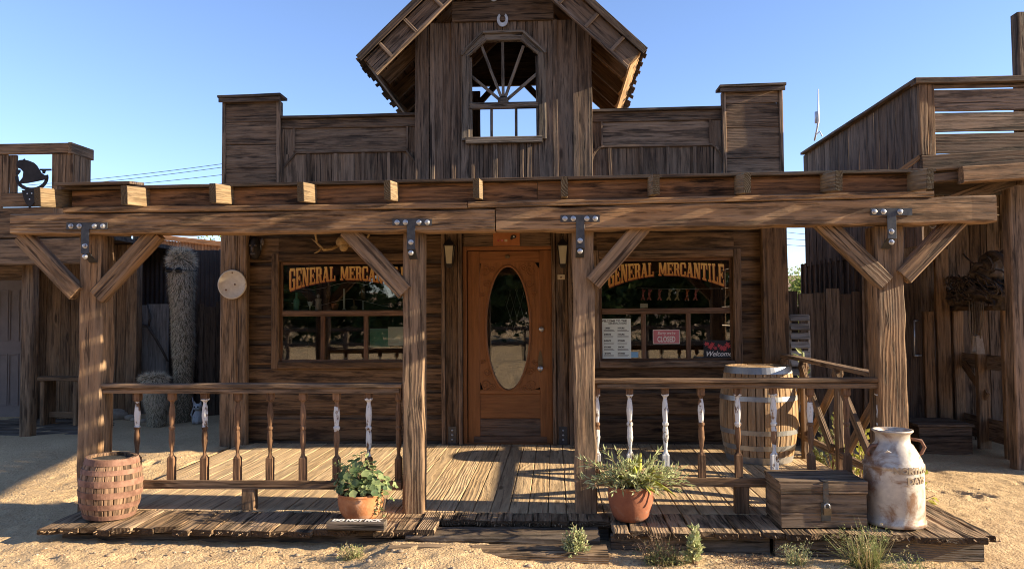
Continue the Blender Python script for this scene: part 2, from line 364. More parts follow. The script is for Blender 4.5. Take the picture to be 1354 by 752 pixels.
M['goldedge']=stuff('lettering_shadow',(.12,.02,.012,1),(.18,.04,.02,1),20,.6,0,0)
def glass():
    n=N('window_glass'); t=n.nd('ShaderNodeBsdfTransparent'); t.inputs[0].default_value=(.93,.95,.94,1)
    g=n.nd('ShaderNodeBsdfGlossy'); g.inputs['Roughness'].default_value=.012; g.inputs['Color'].default_value=(1,1,1,1)
    P=n.attr('gc'); g_n=n.bump(n.noise(P,2.2,2),.06,.02); n.put(g.inputs['Normal'],g_n)
    lw=n.nd('ShaderNodeFresnel'); lw.inputs[0].default_value=1.5
    f=n.ma('ADD',n.ma('MULTIPLY',lw.outputs[0],1.0),.055,clamp=True)
    m=n.nd('ShaderNodeMixShader'); n.put(m.inputs[0],f); n.t.links.new(t.outputs[0],m.inputs[1]); n.t.links.new(g.outputs[0],m.inputs[2])
    n.t.links.new(m.outputs[0],n.out.inputs[0]); return n.m
M['glass']=glass()
def sand():
    n=N('desert_sand'); tc=n.nd('ShaderNodeTexCoord').outputs['Object']
    a=n.noise(tc,1.1,5,.6); b=n.noise(tc,28,5,.7); c=n.vor(tc,55); d=n.noise(tc,120,3,.6); s_=n.vor(tc,16)
    col=n.mix(n.mr(a,.35,.65),(.47,.305,.155,1),(.62,.43,.23,1)); col=n.mix(n.mr(b,.3,.72,0,.75),col,(.70,.52,.31,1))
    col=n.mix(n.mr(d,.54,.66,0,.7),col,(.22,.13,.065,1))
    peb=n.mr(s_,.1,.17,1,0); pn=n.mr(n.noise(tc,5,2),.55,.62); col=n.mix(n.ma('MULTIPLY',n.ma('MULTIPLY',peb,pn),.6),col,(.22,.14,.085,1))
    h=n.ma('ADD',n.ma('MULTIPLY',b,1.0),n.ma('ADD',n.ma('MULTIPLY',n.ma('SUBTRACT',1.0,c),.35),n.ma('MULTIPLY',d,.4)))
    return n.pr(col,.95,0,n.bump(h,.9,.022),.1)
M['sand']=sand()
# ------------------------------------------------------------------ key planes
DZ=.13                         # top of the deck
YW=8.46                        # front face of the store wall
YP=5.54                        # front face of the porch posts
YB=5.44                        # front face of the porch beam
XL,XR=at(288,500,Y=YW).x, at(1043,500,Y=YW).x

# ------------------------------------------------------------------ ground
def vnoise(x,y,seed):
    xi=np.floor(x).astype(np.int64); yi=np.floor(y).astype(np.int64); fx=x-xi; fy=y-yi
    def h(a,b):
        n=(a*374761393+b*668265263+seed*1442695041)&0x7fffffff
        n=((n^(n>>13))*1274126177)&0x7fffffff
        return ((n^(n>>16))&0xffff)/65535.0
    u=fx*fx*(3-2*fx); v=fy*fy*(3-2*fy)
    return (h(xi,yi)*(1-u)+h(xi+1,yi)*u)*(1-v)+(h(xi,yi+1)*(1-u)+h(xi+1,yi+1)*u)*v
def sm(a,b,x): 
    t=np.clip((x-a)/(b-a),0,1); return t*t*(3-2*t)
def deck_front(x):
    """front edge of the deck planks"""
    x=np.asarray(x,dtype=float)
    return np.where(x<-.82,5.1,np.where(x<.33,5.36,5.12-.015*(x-.33)))
rf_=random.Random(5); FOOT=[(rf_.uniform(-4.6,4.6),rf_.uniform(3.9,4.85),rf_.uniform(-.9,.9)) for k in range(34)]+[(rf_.uniform(-4.6,-3.8),rf_.uniform(5,7.6),rf_.uniform(.5,2.5)) for k in range(8)]+[(rf_.uniform(3.1,4.4),rf_.uniform(5,7.6),rf_.uniform(.5,2.5)) for k in range(10)]
def ground_h(x,y):
    x=np.asarray(x,dtype=float); y=np.asarray(y,dtype=float)
    h=-.013*np.clip(x,-5,4)-.012
    h=h+.05*sm(-3.3,-3.6,x)*sm(6.4,7.6,y)*sm(10,8.6,y)
    h=h+.05*sm(-1.35,-1.0,x)*sm(-.1,-.6,x)*sm(4.3,4.75,y)       # sand drifted over the step end
    n=(vnoise(x*1.3,y*1.3,1)-.5)*.05+(vnoise(x*4,y*4,2)-.5)*.017+(vnoise(x*11,y*11,3)-.5)*.014+(vnoise(x*24,y*24,4)-.5)*.012
    for (fx,fy,fa) in FOOT:
        dx=(x-fx)*math.cos(fa)+(y-fy)*math.sin(fa); dy=-(x-fx)*math.sin(fa)+(y-fy)*math.cos(fa); q=(dx/.13)**2+(dy/.05)**2
        h=h-.015*np.exp(-q**1.5)+.008*np.exp(-(np.sqrt(q)-1.5)**2*5)
    h=h+n
    inside=(x>-3.6)&(x<2.55)&(y>5.3)&(y<8.6); h=np.where(inside,np.minimum(h,.0),h)
    return h
def gh(x,y): return float(ground_h(x,y))
def axis(fine0,fine1,st,far,neg):
    a=list(np.arange(fine0,fine1,st)); s=st; v=fine1
    while v<far: s*=1.13; v+=s; a.append(v)
    s=st; v=fine0; b=[]
    while v>neg: s*=1.13; v-=s; b.append(v)
    return np.array(b[::-1]+a)
gx=axis(-5.2,5.4,.027,400,-400); gy=axis(4.2,8.3,.027,500,-300)
GX,GY=np.meshgrid(gx,gy); GH=ground_h(GX,GY); nx,ny=len(gx),len(gy)
vv=np.stack([GX.ravel(),GY.ravel(),GH.ravel()],1)
ii=(np.arange(ny-1)[:,None]*nx+np.arange(nx-1)[None,:]).ravel()
ff=np.stack([ii,ii+1,ii+nx+1,ii+nx],1)
me=bpy.data.meshes.new('ground'); me.from_pydata(vv.tolist(),[],ff.tolist()); me.polygons.foreach_set('use_smooth',[True]*len(ff))
me.materials.append(M['sand']); g=bpy.data.objects.new('ground',me); COL.objects.link(g); tag(g,kind='structure')

# hills beyond
mb=MB(); V=[];Fc=[]; n=120
prof=[(0,0),(.25,.35),(.5,.7),(.75,.95),(1,1.0),(1.3,.9),(2.2,0)]
for i in range(n+1):
    a=2*PI*i/n; base=130; hh=9+5*math.sin(a*3+1)+3*math.sin(a*7+2)+1.5*math.sin(a*17)
    for (d,z) in prof:
        r=base+d*55; V.append((r*math.sin(a),r*math.cos(a),z*hh-.4+ (jit(.35) if z else 0)))
m_=len(prof)
for i in range(n):
    for k in range(m_-1): Fc.append((i*m_+k,i*m_+k+1,(i+1)*m_+k+1,(i+1)*m_+k))
mb.add(V,Fc,None,.5,True); tag(mb.build('hills',M['stonehill']),kind='structure')

# pebbles and crumbs
mb=MB()
for i in range(900):
    x=RN.uniform(-4.6,4.6); y=RN.uniform(3.9,5.15) if RN.random()<.8 else RN.uniform(4,8)
    if -3.5<x<2.9 and y>5.0: continue
    s=RN.uniform(.003,.011)*(1.7 if RN.random()<.05 else 1)
    ellipsoid(mb,(x,y,gh(x,y)+s*.3),(s*RN.uniform(.8,1.6),s,s*.6),6,4,RN.random(),.15)
tag(mb.build('gravel',M['clay']),kind='stuff',label='small pebbles scattered on the sand',cat='pebbles')
for (u,v,s) in ((128,722,.05),(118,727,.02),(60,722,.02)):
    pass

# ------------------------------------------------------------------ deck
deck=thing('porch_deck','worn low plank deck running along the front of the store','deck',(0,6.8,0))
mb=MB(); x=-3.5
YD=5.56
while x<2.5:
    w=RN.uniform(.125,.15); vv_=RN.random()
    board(mb,(x+w/2,YD+jit(.003),DZ-.02),(x+w/2,YW+.02,DZ-.02+jit(.002)),(1,0,0),w-.006,.036,rnd=vv_,j=.0012,step=.4,ch=.004)
    x+=w
mb.build('planks',M['deck'],deck)
mb=MB(); x=-3.52
while x<2.76:
    w=min(RN.uniform(.11,.16),2.78-x+.01); xm=x+w/2; fy=float(deck_front(xm))+jit(.03)
    zt=DZ-.024+jit(.005); yb=YD-.004
    if xm>2.5: yb=6.35-(xm-2.5)*.3
    board(mb,(xm,fy,zt-RN.uniform(0,.009)),(xm,yb,zt),(1,0,0),w-RN.uniform(.002,.008),.038,j=.005,step=.09,ch=.006,skew=(RN.uniform(-.3,.3),0),paint='rot_shade')  # front ends darkened for decay and painted shade
    if RN.random()<.9:   # splintered ends
        for k in range(RN.randint(2,6)):
            xs=xm+RN.uniform(-.45,.45)*w; board(mb,(xs,fy+.03,zt-jit(.012)-.004),(xs+jit(.008),fy-RN.uniform(.005,.035),zt-.006+jit(.012)),(1,0,0),.012,.012,w2=.004,t2=.004,j=.001)
    x+=w
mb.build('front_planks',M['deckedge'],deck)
mb=MB()
for (x0,x1,y,dz) in ((-3.42,-.86,5.2,0),(-.8,.36,5.41,0),(.36,1.4,5.2,0),(1.42,2.74,5.15,-.02)):
    hboard(mb,x0,x1,y,-.08+dz,DZ-.05,t=.045,j=.004)
board(mb,(2.74,5.2,.0),(2.74,6.3,.02),(0,0,1),.15,.04,j=.003)
board(mb,(-3.45,5.4,.02),(-3.47,8.4,.02),(0,0,1),.14,.04,j=.003)
board(mb,(2.47,6.38,.02),(2.47,8.4,.02),(0,0,1),.14,.04,j=.003)
mb.build('rim_joist',M['step'],deck)

# step timbers in front of the door
def timber(name,label,u0,u1,y0,y1,z0,z1,mat):
    x0=at(u0,700,Y=(y0+y1)/2).x; x1=at(u1,700,Y=(y0+y1)/2).x
    t=thing(name,label,'timber',((x0+x1)/2,(y0+y1)/2,z0),'step timbers below the door'); mb=MB()
    board(mb,(x0,(y0+y1)/2,(z0+z1)/2),(x1,(y0+y1)/2+.02,(z0+z1)/2),(0,1,0),y1-y0,z1-z0,j=.006,step=.12,ch=.012)
    mb.build('beam',M[mat],t); return t
timber('step_timber','grey cracked timber step set against the deck edge below the door',540,792,5.1,5.34,-.06,.085,'step')
timber('step_timber','low brown weathered timber half sunk in the sand in front of the door step',513,803,4.86,5.06,-.09,.05,'deckedge')

# ------------------------------------------------------------------ the store
store=thing('general_store','weathered wooden general store with a false front and a roofed cupola above its door','store',(0,YW+2,0))
def P(u,v,Y): 
    p=at(u,v,Y=Y); return p.x,p.z
# windows
def rect(u0,v0,u1,v1,Y):
    a=at(u0,v1,Y=Y); b=at(u1,v0,Y=Y); return a.x,b.x,a.z,b.z
WL=rect(370,344,541,480,YW); WR=rect(793,341,968,475,YW)
zt=(WL[3]+WR[3])/2; zb=(WL[2]+WR[2])/2
WL=(WL[0],WL[1],zb,zt); WR=(WR[0],WR[1],zb,zt)
DR=rect(619,331,729,583,YW); DR=(DR[0],DR[1],DZ+.01,DR[3])
print('windows',WL,WR,'door',DR,'XL,XR',XL,XR)
holes=[(WL[0]-.02,WL[1]+.02,WL[2]-.02,WL[3]+.02),(WR[0]-.02,WR[1]+.02,WR[2]-.02,WR[3]+.02),(DR[0]-.04,DR[1]+.04,-1,DR[3]+.03)]
mb=MB()
rows=[]; z=DZ
zrow=[at(450,v,Y=YW).z for v in (585,551,517,484,452,417,378,347,310)]
for i in range(len(zrow)-1): rows.append((zrow[i],zrow[i+1]))
z=zrow[-1]
while z<2.6: rows.append((z,min(z+.27,2.67))); z+=.27
for (a,b) in rows:
    lo,hi=a+.022,b-.022
    xs=[(XL+.02,XR-.02)]
    for (h0,h1,hz0,hz1) in holes:
        if hi>hz0 and lo<hz1:
            if lo<hz0-.05 or hi>hz1+.05:    # course half cut by the opening: keep it beside only
                pass
            nxs=[]
            for (p,q) in xs:
                if h0>p: nxs.append((p,min(q,h0)))
                if h1<q: nxs.append((max(p,h1),q))
            xs=[s for s in nxs if s[1]-s[0]>.03]
    for (p,q) in xs:
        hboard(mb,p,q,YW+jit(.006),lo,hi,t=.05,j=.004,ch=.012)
    # parts of the cut course above / below an opening
    for (h0,h1,hz0,hz1) in holes:
        if hi>hz0 and lo<hz1:
            if hz0-lo>.04: hboard(mb,h0,h1,YW+jit(.004),lo,hz0,t=.05,j=.003)
            if hi-hz1>.04: hboard(mb,h0,h1,YW+jit(.004),hz1,hi,t=.05,j=.003)
# dark chinking behind the courses, in pieces round the openings
def fill_around(mb,x0,x1,z0,z1,y,t,hs):
    xs=sorted(set([x0,x1]+[h[0] for h in hs]+[h[1] for h in hs]))
    for a,b in zip(xs,xs[1:]):
        if b-a<.01: continue
        zs=[(z0,z1)]
        for h in hs:
            if a>=h[0]-1e-4 and b<=h[1]+1e-4:
                n2=[]
                for p,q in zs:
                    if h[2]>p: n2.append((p,min(q,h[2])))
                    if h[3]<q: n2.append((max(p,h[3]),q))
                zs=[s for s in n2 if s[1]-s[0]>.01]
        for p,q in zs: box(mb,a,b,y,y+t,p,q)
mb2=MB(); fill_around(mb2,XL+.02,XR-.02,0,3.0,YW+.03,.06,holes)
mb.build('front_wall',M['wall'],store); mb2.build('wall_backing',M['old'],store)
# body of the store
mb=MB()
YBK=14.0
for k in range(13):  # top courses rise unseen above the roof, added to shade the left shop
    z0=.02+k*.27
    board(mb,(XL+.03,YW+.1,z0+.13),(XL+.03,YBK,z0+.13),(0,0,1),.26,.05,step=1)
    board(mb,(XR-.03,YW+.1,z0+.13),(XR-.03,YBK,z0+.13),(0,0,1),.26,.05,step=1)
    board(mb,(XL,YBK+.03,z0+.13),(XR,YBK+.03,z0+.13),(0,0,1),.26,.05,step=1)
mb.build('side_wall',M['wall'],store)
mb=MB(); box(mb,XL+.06,XR-.06,YW+.1,YBK,2.86,2.93); mb.build('flat_roof',M['bouncegravel'],store)  # out of view, made pale to bounce light under the cupola eaves
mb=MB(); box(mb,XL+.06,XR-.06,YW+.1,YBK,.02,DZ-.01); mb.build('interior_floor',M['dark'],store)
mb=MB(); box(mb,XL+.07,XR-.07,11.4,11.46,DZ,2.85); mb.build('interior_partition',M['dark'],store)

# pillars at both ends
mb=MB(); a=at(288,560,Y=YW-.12).x; b=at(325,560,Y=YW-.12).x
board(mb,((a+b)/2-.05,YW-.06,0),((a+b)/2-.05,YW-.06,2.62),(1,0,0),.2,.1); board(mb,(b-.055,YW-.07,DZ-.1),(b-.055,YW-.07,2.6),(1,0,0),.105,.09)
mb.build('corner_pillar',M['post'],store)
mb=MB(); a=at(1009,400,Y=YW-.1).x; b=at(1043,400,Y=YW-.1).x
board(mb,((a+b)/2,YW-.05,0),((a+b)/2,YW-.05,2.62),(1,0,0),b-a,.1,ch=.01)
mb.build('corner_pillar',M['wall'],store)
# thin door pilasters
for (u0,u1) in ((584,611),(730,757)):
    mb=MB(); a=at(u0,450,Y=YW-.06).x; b=at(u1,450,Y=YW-.06).x
    vboard(mb,a+.045,b-.045,YW-.05,DZ,2.6,t=.05); vboard(mb,a,a+.04,YW-.085,DZ,2.6,t=.085); vboard(mb,b-.04,b,YW-.085,DZ,2.6,t=.085)
    pil=mb.build('door_pilaster',M['front'],store)
    q=MB(); c=(a+b)/2; z0=DZ+.005
    box(q,c-.045,c+.045,YW-.058,YW-.052,z0,z0+.19)
    br=q.build('foot_bracket',M['plate'],pil)
    for dz in (.05,.1,.15):
        q=MB(); lathe(q,[(.012,0),(.012,.004),(.007,.009),(0,.01)],(c,YW-.058,z0+dz),8,tilt=Matrix.Rotation(R(90),3,'X')); q.build('bracket_bolt',M['bolt'],pil)
# board between the pilasters above the door
a=at(612,320,Y=YW-.03).x; b=at(729,320,Y=YW-.03).x
mb=MB(); hboard(mb,a+.01,b-.01,YW-.04,DR[3]+.05,2.6,t=.045); mb.build('lintel_board',M['front'],store)

# ---- door
door=MB(); x0,x1,z0,z1=DR; W=x1-x0; Hh=z1-z0; yd=YW+.01; xc=(x0+x1)/2
def U(u): return at(u,450,Y=YW+.02).x
oc=at(672,433.5,Y=YW+.02); orx=(at(700,433,Y=YW).x-at(644,433,Y=YW).x)/2; orz=(at(672,353,Y=YW).z-at(672,515,Y=YW).z)/2
# slab around the oval: ring of quads between rectangle and ellipse
def ring_slab(mb,xa,xb,za,zb,cx,cz,rx,rz,yf,t,n=64):
    V=[];G=[]
    for k in range(n):
        a=2*PI*k/n; c_,s_=math.cos(a),math.sin(a)
        tx=min(((xb-cx)/c_ if c_>1e-6 else ((xa-cx)/c_ if c_<-1e-6 else 1e9)),((zb-cz)/s_ if s_>1e-6 else ((za-cz)/s_ if s_<-1e-6 else 1e9)))
        V+=[(cx+tx*c_,yf,cz+tx*s_),(cx+rx*c_,yf,cz+rz*s_),(cx+tx*c_,yf+t,cz+tx*s_),(cx+rx*c_,yf+t,cz+rz*s_)]
    Fc=[]
    for k in range(n):
        a=4*k; b=4*((k+1)%n); Fc+=[(a,b,b+1,a+1),(a+2,a+3,b+3,b+2),(a+1,b+1,b+3,a+3),(a,a+2,b+2,b)]
    # grain runs vertically
    G=[(v[2]+3,v[0]-cx+.05,v[1]-8+.04) for v in V]
    mb.add(V,Fc,G,.5)
st=W*.145
pz0,pz1=at(672,553,Y=YW).z,at(672,521,Y=YW).z
xa,xb=x0+st,x1-st
ring_slab(door,xa,xb,pz1+.05,z1-.13,oc.x,oc.z,orx*1.02,orz*1.01,yd+.006,.035)
vboard(door,x0,xa,yd,z0,z1,t=.045,j=0,rnd=.55); vboard(door,xb,x1,yd,z0,z1,t=.045,j=0,rnd=.5)
hboard(door,xa,xb,yd,z1-.13,z1,t=.045,j=0,rnd=.6); hboard(door,xa,xb,yd,pz1,pz1+.05,t=.045,j=0,rnd=.6)
D=door.build('door',M['door'],store)
q=MB(); hboard(q,xa,xb,yd+.012,pz0-.002,pz1,t=.03,j=0,rnd=.2); q.build('lower_panel',M['door'],D)
q=MB(); hboard(q,xa,xb,yd+.003,pz0-.19,pz0-.004,t=.04,j=0,rnd=.5); hboard(q,xa-.07,xb+.07,yd-.003,z0,pz0-.192,t=.05,j=.001,rnd=.1); q.build('kick_board',M['kick'],D)
# moulding round the oval and carved scrolls
q=MB(); pts=[(oc.x+orx*1.05*math.cos(2*PI*k/72),yd,oc.z+orz*1.02*math.sin(2*PI*k/72)) for k in range(73)]; tube(q,pts,.013,8,cap=False); q.build('oval_moulding',M['door'],D)
q=MB()
def scroll(q,cx,cz,r,sgn,turn=1.6,y=yd+.003,a0=0):
    pts=[]; q=MB()
    for k in range(26):
        s=k/25; a=a0+sgn*s*turn*2*PI; rr=r*(1-s*.85); pts.append((cx+rr*math.cos(a),y,cz+rr*math.sin(a)))
    tube(q,pts,[.0065*(1-.4*k/25) for k in range(26)],6); q.build('carved_scroll',M['door'],D)
for sx in (-1,1):
    for sz in (-1,1):
        bx_=oc.x+sx*(W/2-st-.075); bz_=oc.z+sz*(orz-.05)
        scroll(q,bx_,bz_,.06,sx*sz,a0=PI/2*(1 if sz>0 else -1)); scroll(q,bx_+sx*.0-.02*sx,bz_-sz*.14,.045,-sx*sz); scroll(q,bx_-sx*.08,bz_+sz*.03,.038,-sx*sz,a0=PI)
        scroll(q,bx_+sx*.03,bz_-sz*.25,.03,sx*sz)
q=MB(); pts=[(oc.x+orx*1.03*math.cos(2*PI*k/64),yd+.02,oc.z+orz*1.015*math.sin(2*PI*k/64)) for k in range(64)]
q.add(pts+[(p[0],p[1]+.005,p[2]) for p in pts],[tuple(range(64)),tuple(range(127,63,-1))]); q.build('oval_glass',M['glass'],D)
q=MB()   # diamond leading lattice on the inside of the glass, upper right part
for k in range(-6,7):
    for sg in (-1,1):
        pts=[]
        for s in range(40):
            zz=oc.z-.08+s/39*(orz*.75); xx=oc.x+orx*.25+k*.075+sg*(zz-oc.z-.25)*.28
            if ((xx-oc.x)/(orx*.93))**2+((zz-oc.z)/(orz*.95))**2<1 and xx>oc.x-.03: pts.append((xx,yd+.03+.004*(sg>0),zz))
        if len(pts)>3: tube(q,[pts[0],pts[-1]],.0022,5)
q.build('lattice',M['bolt'],D)
lk=at(716,435,Y=YW); q=MB(); lathe(q,[(0.0,-.0),(.03,0),(.03,.012),(.022,.022),(0,.024)],(lk.x,yd,lk.z),20,tilt=Matrix.Rotation(R(90),3,'X')); q.build('deadbolt',M['bolt'],D)
hd=at(714.5,478,Y=YW); q=MB(); prism(q,[(hd.x+.026*math.cos(t)*(1-.2*abs(math.sin(t))),hd.z+.12*math.sin(t)) for t in np.linspace(0,2*PI,24)[:-1]],yd-.008,yd); hp=q.build('handle_plate',M['brass'],D)
q=MB(); lathe(q,[(.012,0),(.012,.03),(.03,.038),(.032,.055),(.02,.068),(0,.07)],(hd.x,yd-.008,hd.z-.07),20,tilt=Matrix.Rotation(R(90),3,'X')); q.build('door_knob',M['bolt'],D)
kn_=at(671,339,Y=YW); q=MB(); ellipsoid(q,(kn_.x,yd-.008,kn_.z),(.028,.012,.022)); q.build('knocker',M['brass'],D)
# jambs
mb=MB(); 
for (a,b) in ((x0-.05,x0-.008),(x1+.008,x1+.05)): vboard(mb,a,b,YW-.02,DZ,z1+.05,t=.07,j=.001)
hboard(mb,x0-.008,x1+.008,YW-.02,z1+.008,z1+.05,t=.07,j=.001)
hboard(mb,x0-.008,x1+.008,YW-.03,DZ,DZ+.012,t=.08,j=.001,rnd=0)
mb.build('door_frame',M['door'],store)

# ---- lettering
GL={
'G':[(0,.1,.32,.9),(.1,.87,.92,1),(.1,0,.92,.13),(.74,.64,1,.92),(.66,.06,1,.46),(.5,.4,1,.52)],
'E':[(.08,0,.42,1),(0,.87,1,1),(0,0,1,.13),(.3,.44,.7,.56),(.84,.7,1,1),(.84,0,1,.3),(.62,.36,.76,.64)],
'N':[(.08,0,.27,1),(0,0,.38,.11),(0,.89,.36,1),(.73,0,.92,1),(.62,.89,1,1),[(.1,1),(.42,1),(.9,0),(.6,0)]],
'R':[(.1,0,.42,1),(0,0,.52,.12),(0,.88,.8,1),(.3,.44,.76,.56),(.64,.52,.97,.92),[(.55,.5),(.85,.5),(1.02,0),(.7,0)]],
'A':[[(.04,0),(.26,0),(.6,1),(.4,1)],[(.64,0),(.97,0),(.68,1),(.36,1)],(.24,.26,.78,.38),(-.02,0,.36,.11),(.56,0,1.04,.11),(.26,.9,.7,1)],
'L':[(.1,0,.44,1),(0,.88,.56,1),(0,0,1,.13),(.83,0,1,.36)],
'M':[(.07,0,.22,1),(.74,0,.98,1),[(.05,1),(.34,1),(.6,.12),(.42,.12)],[(.44,.12),(.6,.12),(.96,1),(.72,1)],(-.02,0,.34,.11),(.64,0,1.06,.11)],
'C':[(0,.1,.32,.9),(.1,.87,.92,1),(.1,0,.92,.13),(.74,.62,1,.92),(.74,.08,1,.36)],
'T':[(.34,0,.68,1),(0,.87,1,1),(-.02,.64,.14,1),(.88,.64,1.02,1),(.18,0,.84,.12)],
'I':[(.3,0,.7,1),(.08,.88,.92,1),(.08,0,.92,.12)],
'S':[(0,.55,.34,.92),(.1,.87,.9,1),(.1,.44,.9,.56),(.66,.08,1,.5),(.1,0,.9,.13),(.76,.66,1,.9),(0,.1,.24,.34)],
'O':[(0,.1,.34,.9),(.66,.1,1,.9),(.12,.87,.88,1),(.12,0,.88,.13)],
'D':[(.08,0,.4,1),(0,.87,.85,1),(0,0,.85,.13),(.68,.08,1,.92)],
}
def lettering(win,parent,y,L,Rr,TL,TC,BL,BC):
    """slab letters on an arch; L..Rr: x span; TL/TC top height at the ends / centre; BL/BC bottom"""
    txt='GENERAL MERCANTILE'; wd={'M':1.35,'I':.62,' ':.62,'L':.9,'T':1.0,'N':1.1,'A':1.08,'C':.95,'E':.92}
    tot=sum(wd.get(c,1)+.1 for c in txt)
    gold_=MB(); edge=MB(); xcur=0; c0=(L+Rr)/2; hw=(Rr-L)/2; lay=0
    def mp(fx,fy):
        x=L+(Rr-L)*fx; q=((x-c0)/hw)**2
        t=TC+(TL-TC)*q; b=BC+(BL-BC)*q**1.0; return x,b+(t-b)*fy
    for c in txt:
        w=wd.get(c,1)
        for it in GL.get(c,[]):
            lay+=1
            quad=it if isinstance(it,list) else [(it[0],it[1]),(it[2],it[1]),(it[2],it[3]),(it[0],it[3])]
            pp=[];m=len(quad)
            for i in range(m):
                p,q=quad[i],quad[(i+1)%m]
                for s in range(3): pp.append((p[0]+(q[0]-p[0])*s/3,p[1]+(q[1]-p[1])*s/3))
            ar=sum(pp[i][0]*pp[(i+1)%len(pp)][1]-pp[(i+1)%len(pp)][0]*pp[i][1] for i in range(len(pp)))
            if ar<0: pp=pp[::-1]
            v=[];g_=[]
            for (a,b) in pp:
                X,Z=mp((xcur+a*w)/tot,b); v.append((X,y-.0008-lay%7*.00025,Z)); g_.append((X,y,b))
            gold_.add(v,[tuple(range(len(v)))],g_,.5)
            edge.add([(X+.008,yy+.0022,Z-.008) for (X,yy,Z) in v],[tuple(range(len(v)))],None,.5)
        xcur+=w+.1
    o=edge.build('lettering_shadow',M['goldedge'],parent); gold_.build('lettering',M['gold'],parent)

# ---- windows
def window(win,u_l,u_r,tag_):
    x0,x1,z0,z1=win; fr=MB()
    f=.085
    vboard(fr,x0-f,x0,YW-.05,z0-.075,z1+.09,t=.09,j=.002); vboard(fr,x1,x1+f,YW-.05,z0-.075,z1+.09,t=.09,j=.002)
    hboard(fr,x0,x1,YW-.052,z1,z1+.09,t=.09,j=.002); hboard(fr,x0-.0,x1,YW-.06,z0-.075,z0,t=.1,j=.002)
    wn=fr.build('window',M['sash'] if tag_ else M['wall'],store)
    if tag_: wn.data.materials[0]=M['front']
    sa=MB(); s=.03; ys=YW-.005
    vboard(sa,x0,x0+s,ys,z0,z1,t=.04,j=.001); vboard(sa,x1-s,x1,ys,z0,z1,t=.04,j=.001)
    hboard(sa,x0+s,x1-s,ys,z1-s,z1,t=.04,j=.001); hboard(sa,x0+s,x1-s,ys,z0,z0+s*.8,t=.04,j=.001)
    zm=z0+(z1-z0)*.455; hboard(sa,x0+s,x1-s,ys-.008,zm,zm+.062,t=.05,j=.001,rnd=.75)
    for k in (1,2):
        c=x0+(x1-x0)*k/3.0; vboard(sa,c-.024,c+.024,ys-.004,z0+s*.8,zm,t=.045,j=.001)
    sa.build('sash',M['sash'],wn)
    p=MB()
    for (a,b,c,d) in [(x0+s,x1-s,zm+.062,z1-s)]+[(x0+(x1-x0)*k/3+(.024 if k else s),x0+(x1-x0)*(k+1)/3-(.024 if k<2 else s),z0+s*.8,zm) for k in range(3)]:
        box(p,a,b,ys+.018,ys+.022,c,d)
    p.build('pane',M['glass'],wn)
    return wn,zm,ys
wnL,zmL,ysL=window(WL,0,0,0); wnR,zmR,ysR=window(WR,0,0,1)
for (wn,win,ys,u0,u1,vs) in ((wnL,WL,ysL,382,538,(354,385,352,370)),(wnR,WR,ysR,804,958,(350,380,347,364))):
    A=at(u0,vs[0],Y=YW); B=at(u1,vs[0],Y=YW); c=(u0+u1)/2
    TL=(A.z+B.z)/2; BL=at(u0,vs[1],Y=YW).z/2+at(u1,vs[1],Y=YW).z/2; TC=at(c,vs[2],Y=YW).z; BC=at(c,vs[3],Y=YW).z
    lettering(win,wn,ys+.016,A.x,B.x,TL,TC,BL,BC)

# ---- false front: towers and panels (stand on the wall line above the porch roof)
YT=YW-.07
ztop_l=at(331,127,Y=YT).z; ztop_r=at(995,113,Y=YT).z; ztw=(ztop_l+ztop_r)/2
zpl=(at(460,154,Y=YW).z+at(870,145,Y=YW).z)/2
print('towers',ztop_l,ztop_r,'parapet',zpl)
def tower(u0,u1,zt,flip):
    a=at(u0,200,Y=YT).x; b=at(u1,200,Y=YT).x; mb=MB(); z=2.62; 
    zs=[z]; 
    while zs[-1]<zt-.1: zs.append(min(zt-.05,zs[-1]+RN.uniform(.24,.34)))
    for p,q in zip(zs,zs[1:]): 
        hboard(mb,a+.035,b-.035,YT+.014+jit(.003),p+.003,q-.003,t=.03)
        board(mb,(a+.015,YT+.05,(p+q)/2),(a+.015,YT+.12,(p+q)/2),(0,0,1),q-p-.006,.028); board(mb,(b-.015,YT+.05,(p+q)/2),(b-.015,YT+.12,(p+q)/2),(0,0,1),q-p-.006,.028)
        hboard(mb,a+.035,b-.035,YT+.125,p+.003,q-.003,t=.03)
    vboard(mb,a-.005,a+.033,YT-.004,2.62,zt-.05,t=.05); vboard(mb,b-.033,b+.005,YT-.004,2.62,zt-.05,t=.05)
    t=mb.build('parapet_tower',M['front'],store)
    q=MB(); board(q,(a-.04,YT+.06,zt-.012),(b+.03,YT+.06,zt-.005),(0,1,0),.24,.028,j=.004); board(q,(a-.03,YT-.03,zt-.055),(b+.02,YT-.03,zt-.05),(0,0,1),.045,.03,j=.003)
    q.build('tower_cap',M['old'],t)
    return a,b
tla,tlb=tower(294,369,ztop_l,0); tra,trb=tower(957,1036,ztop_r,1)
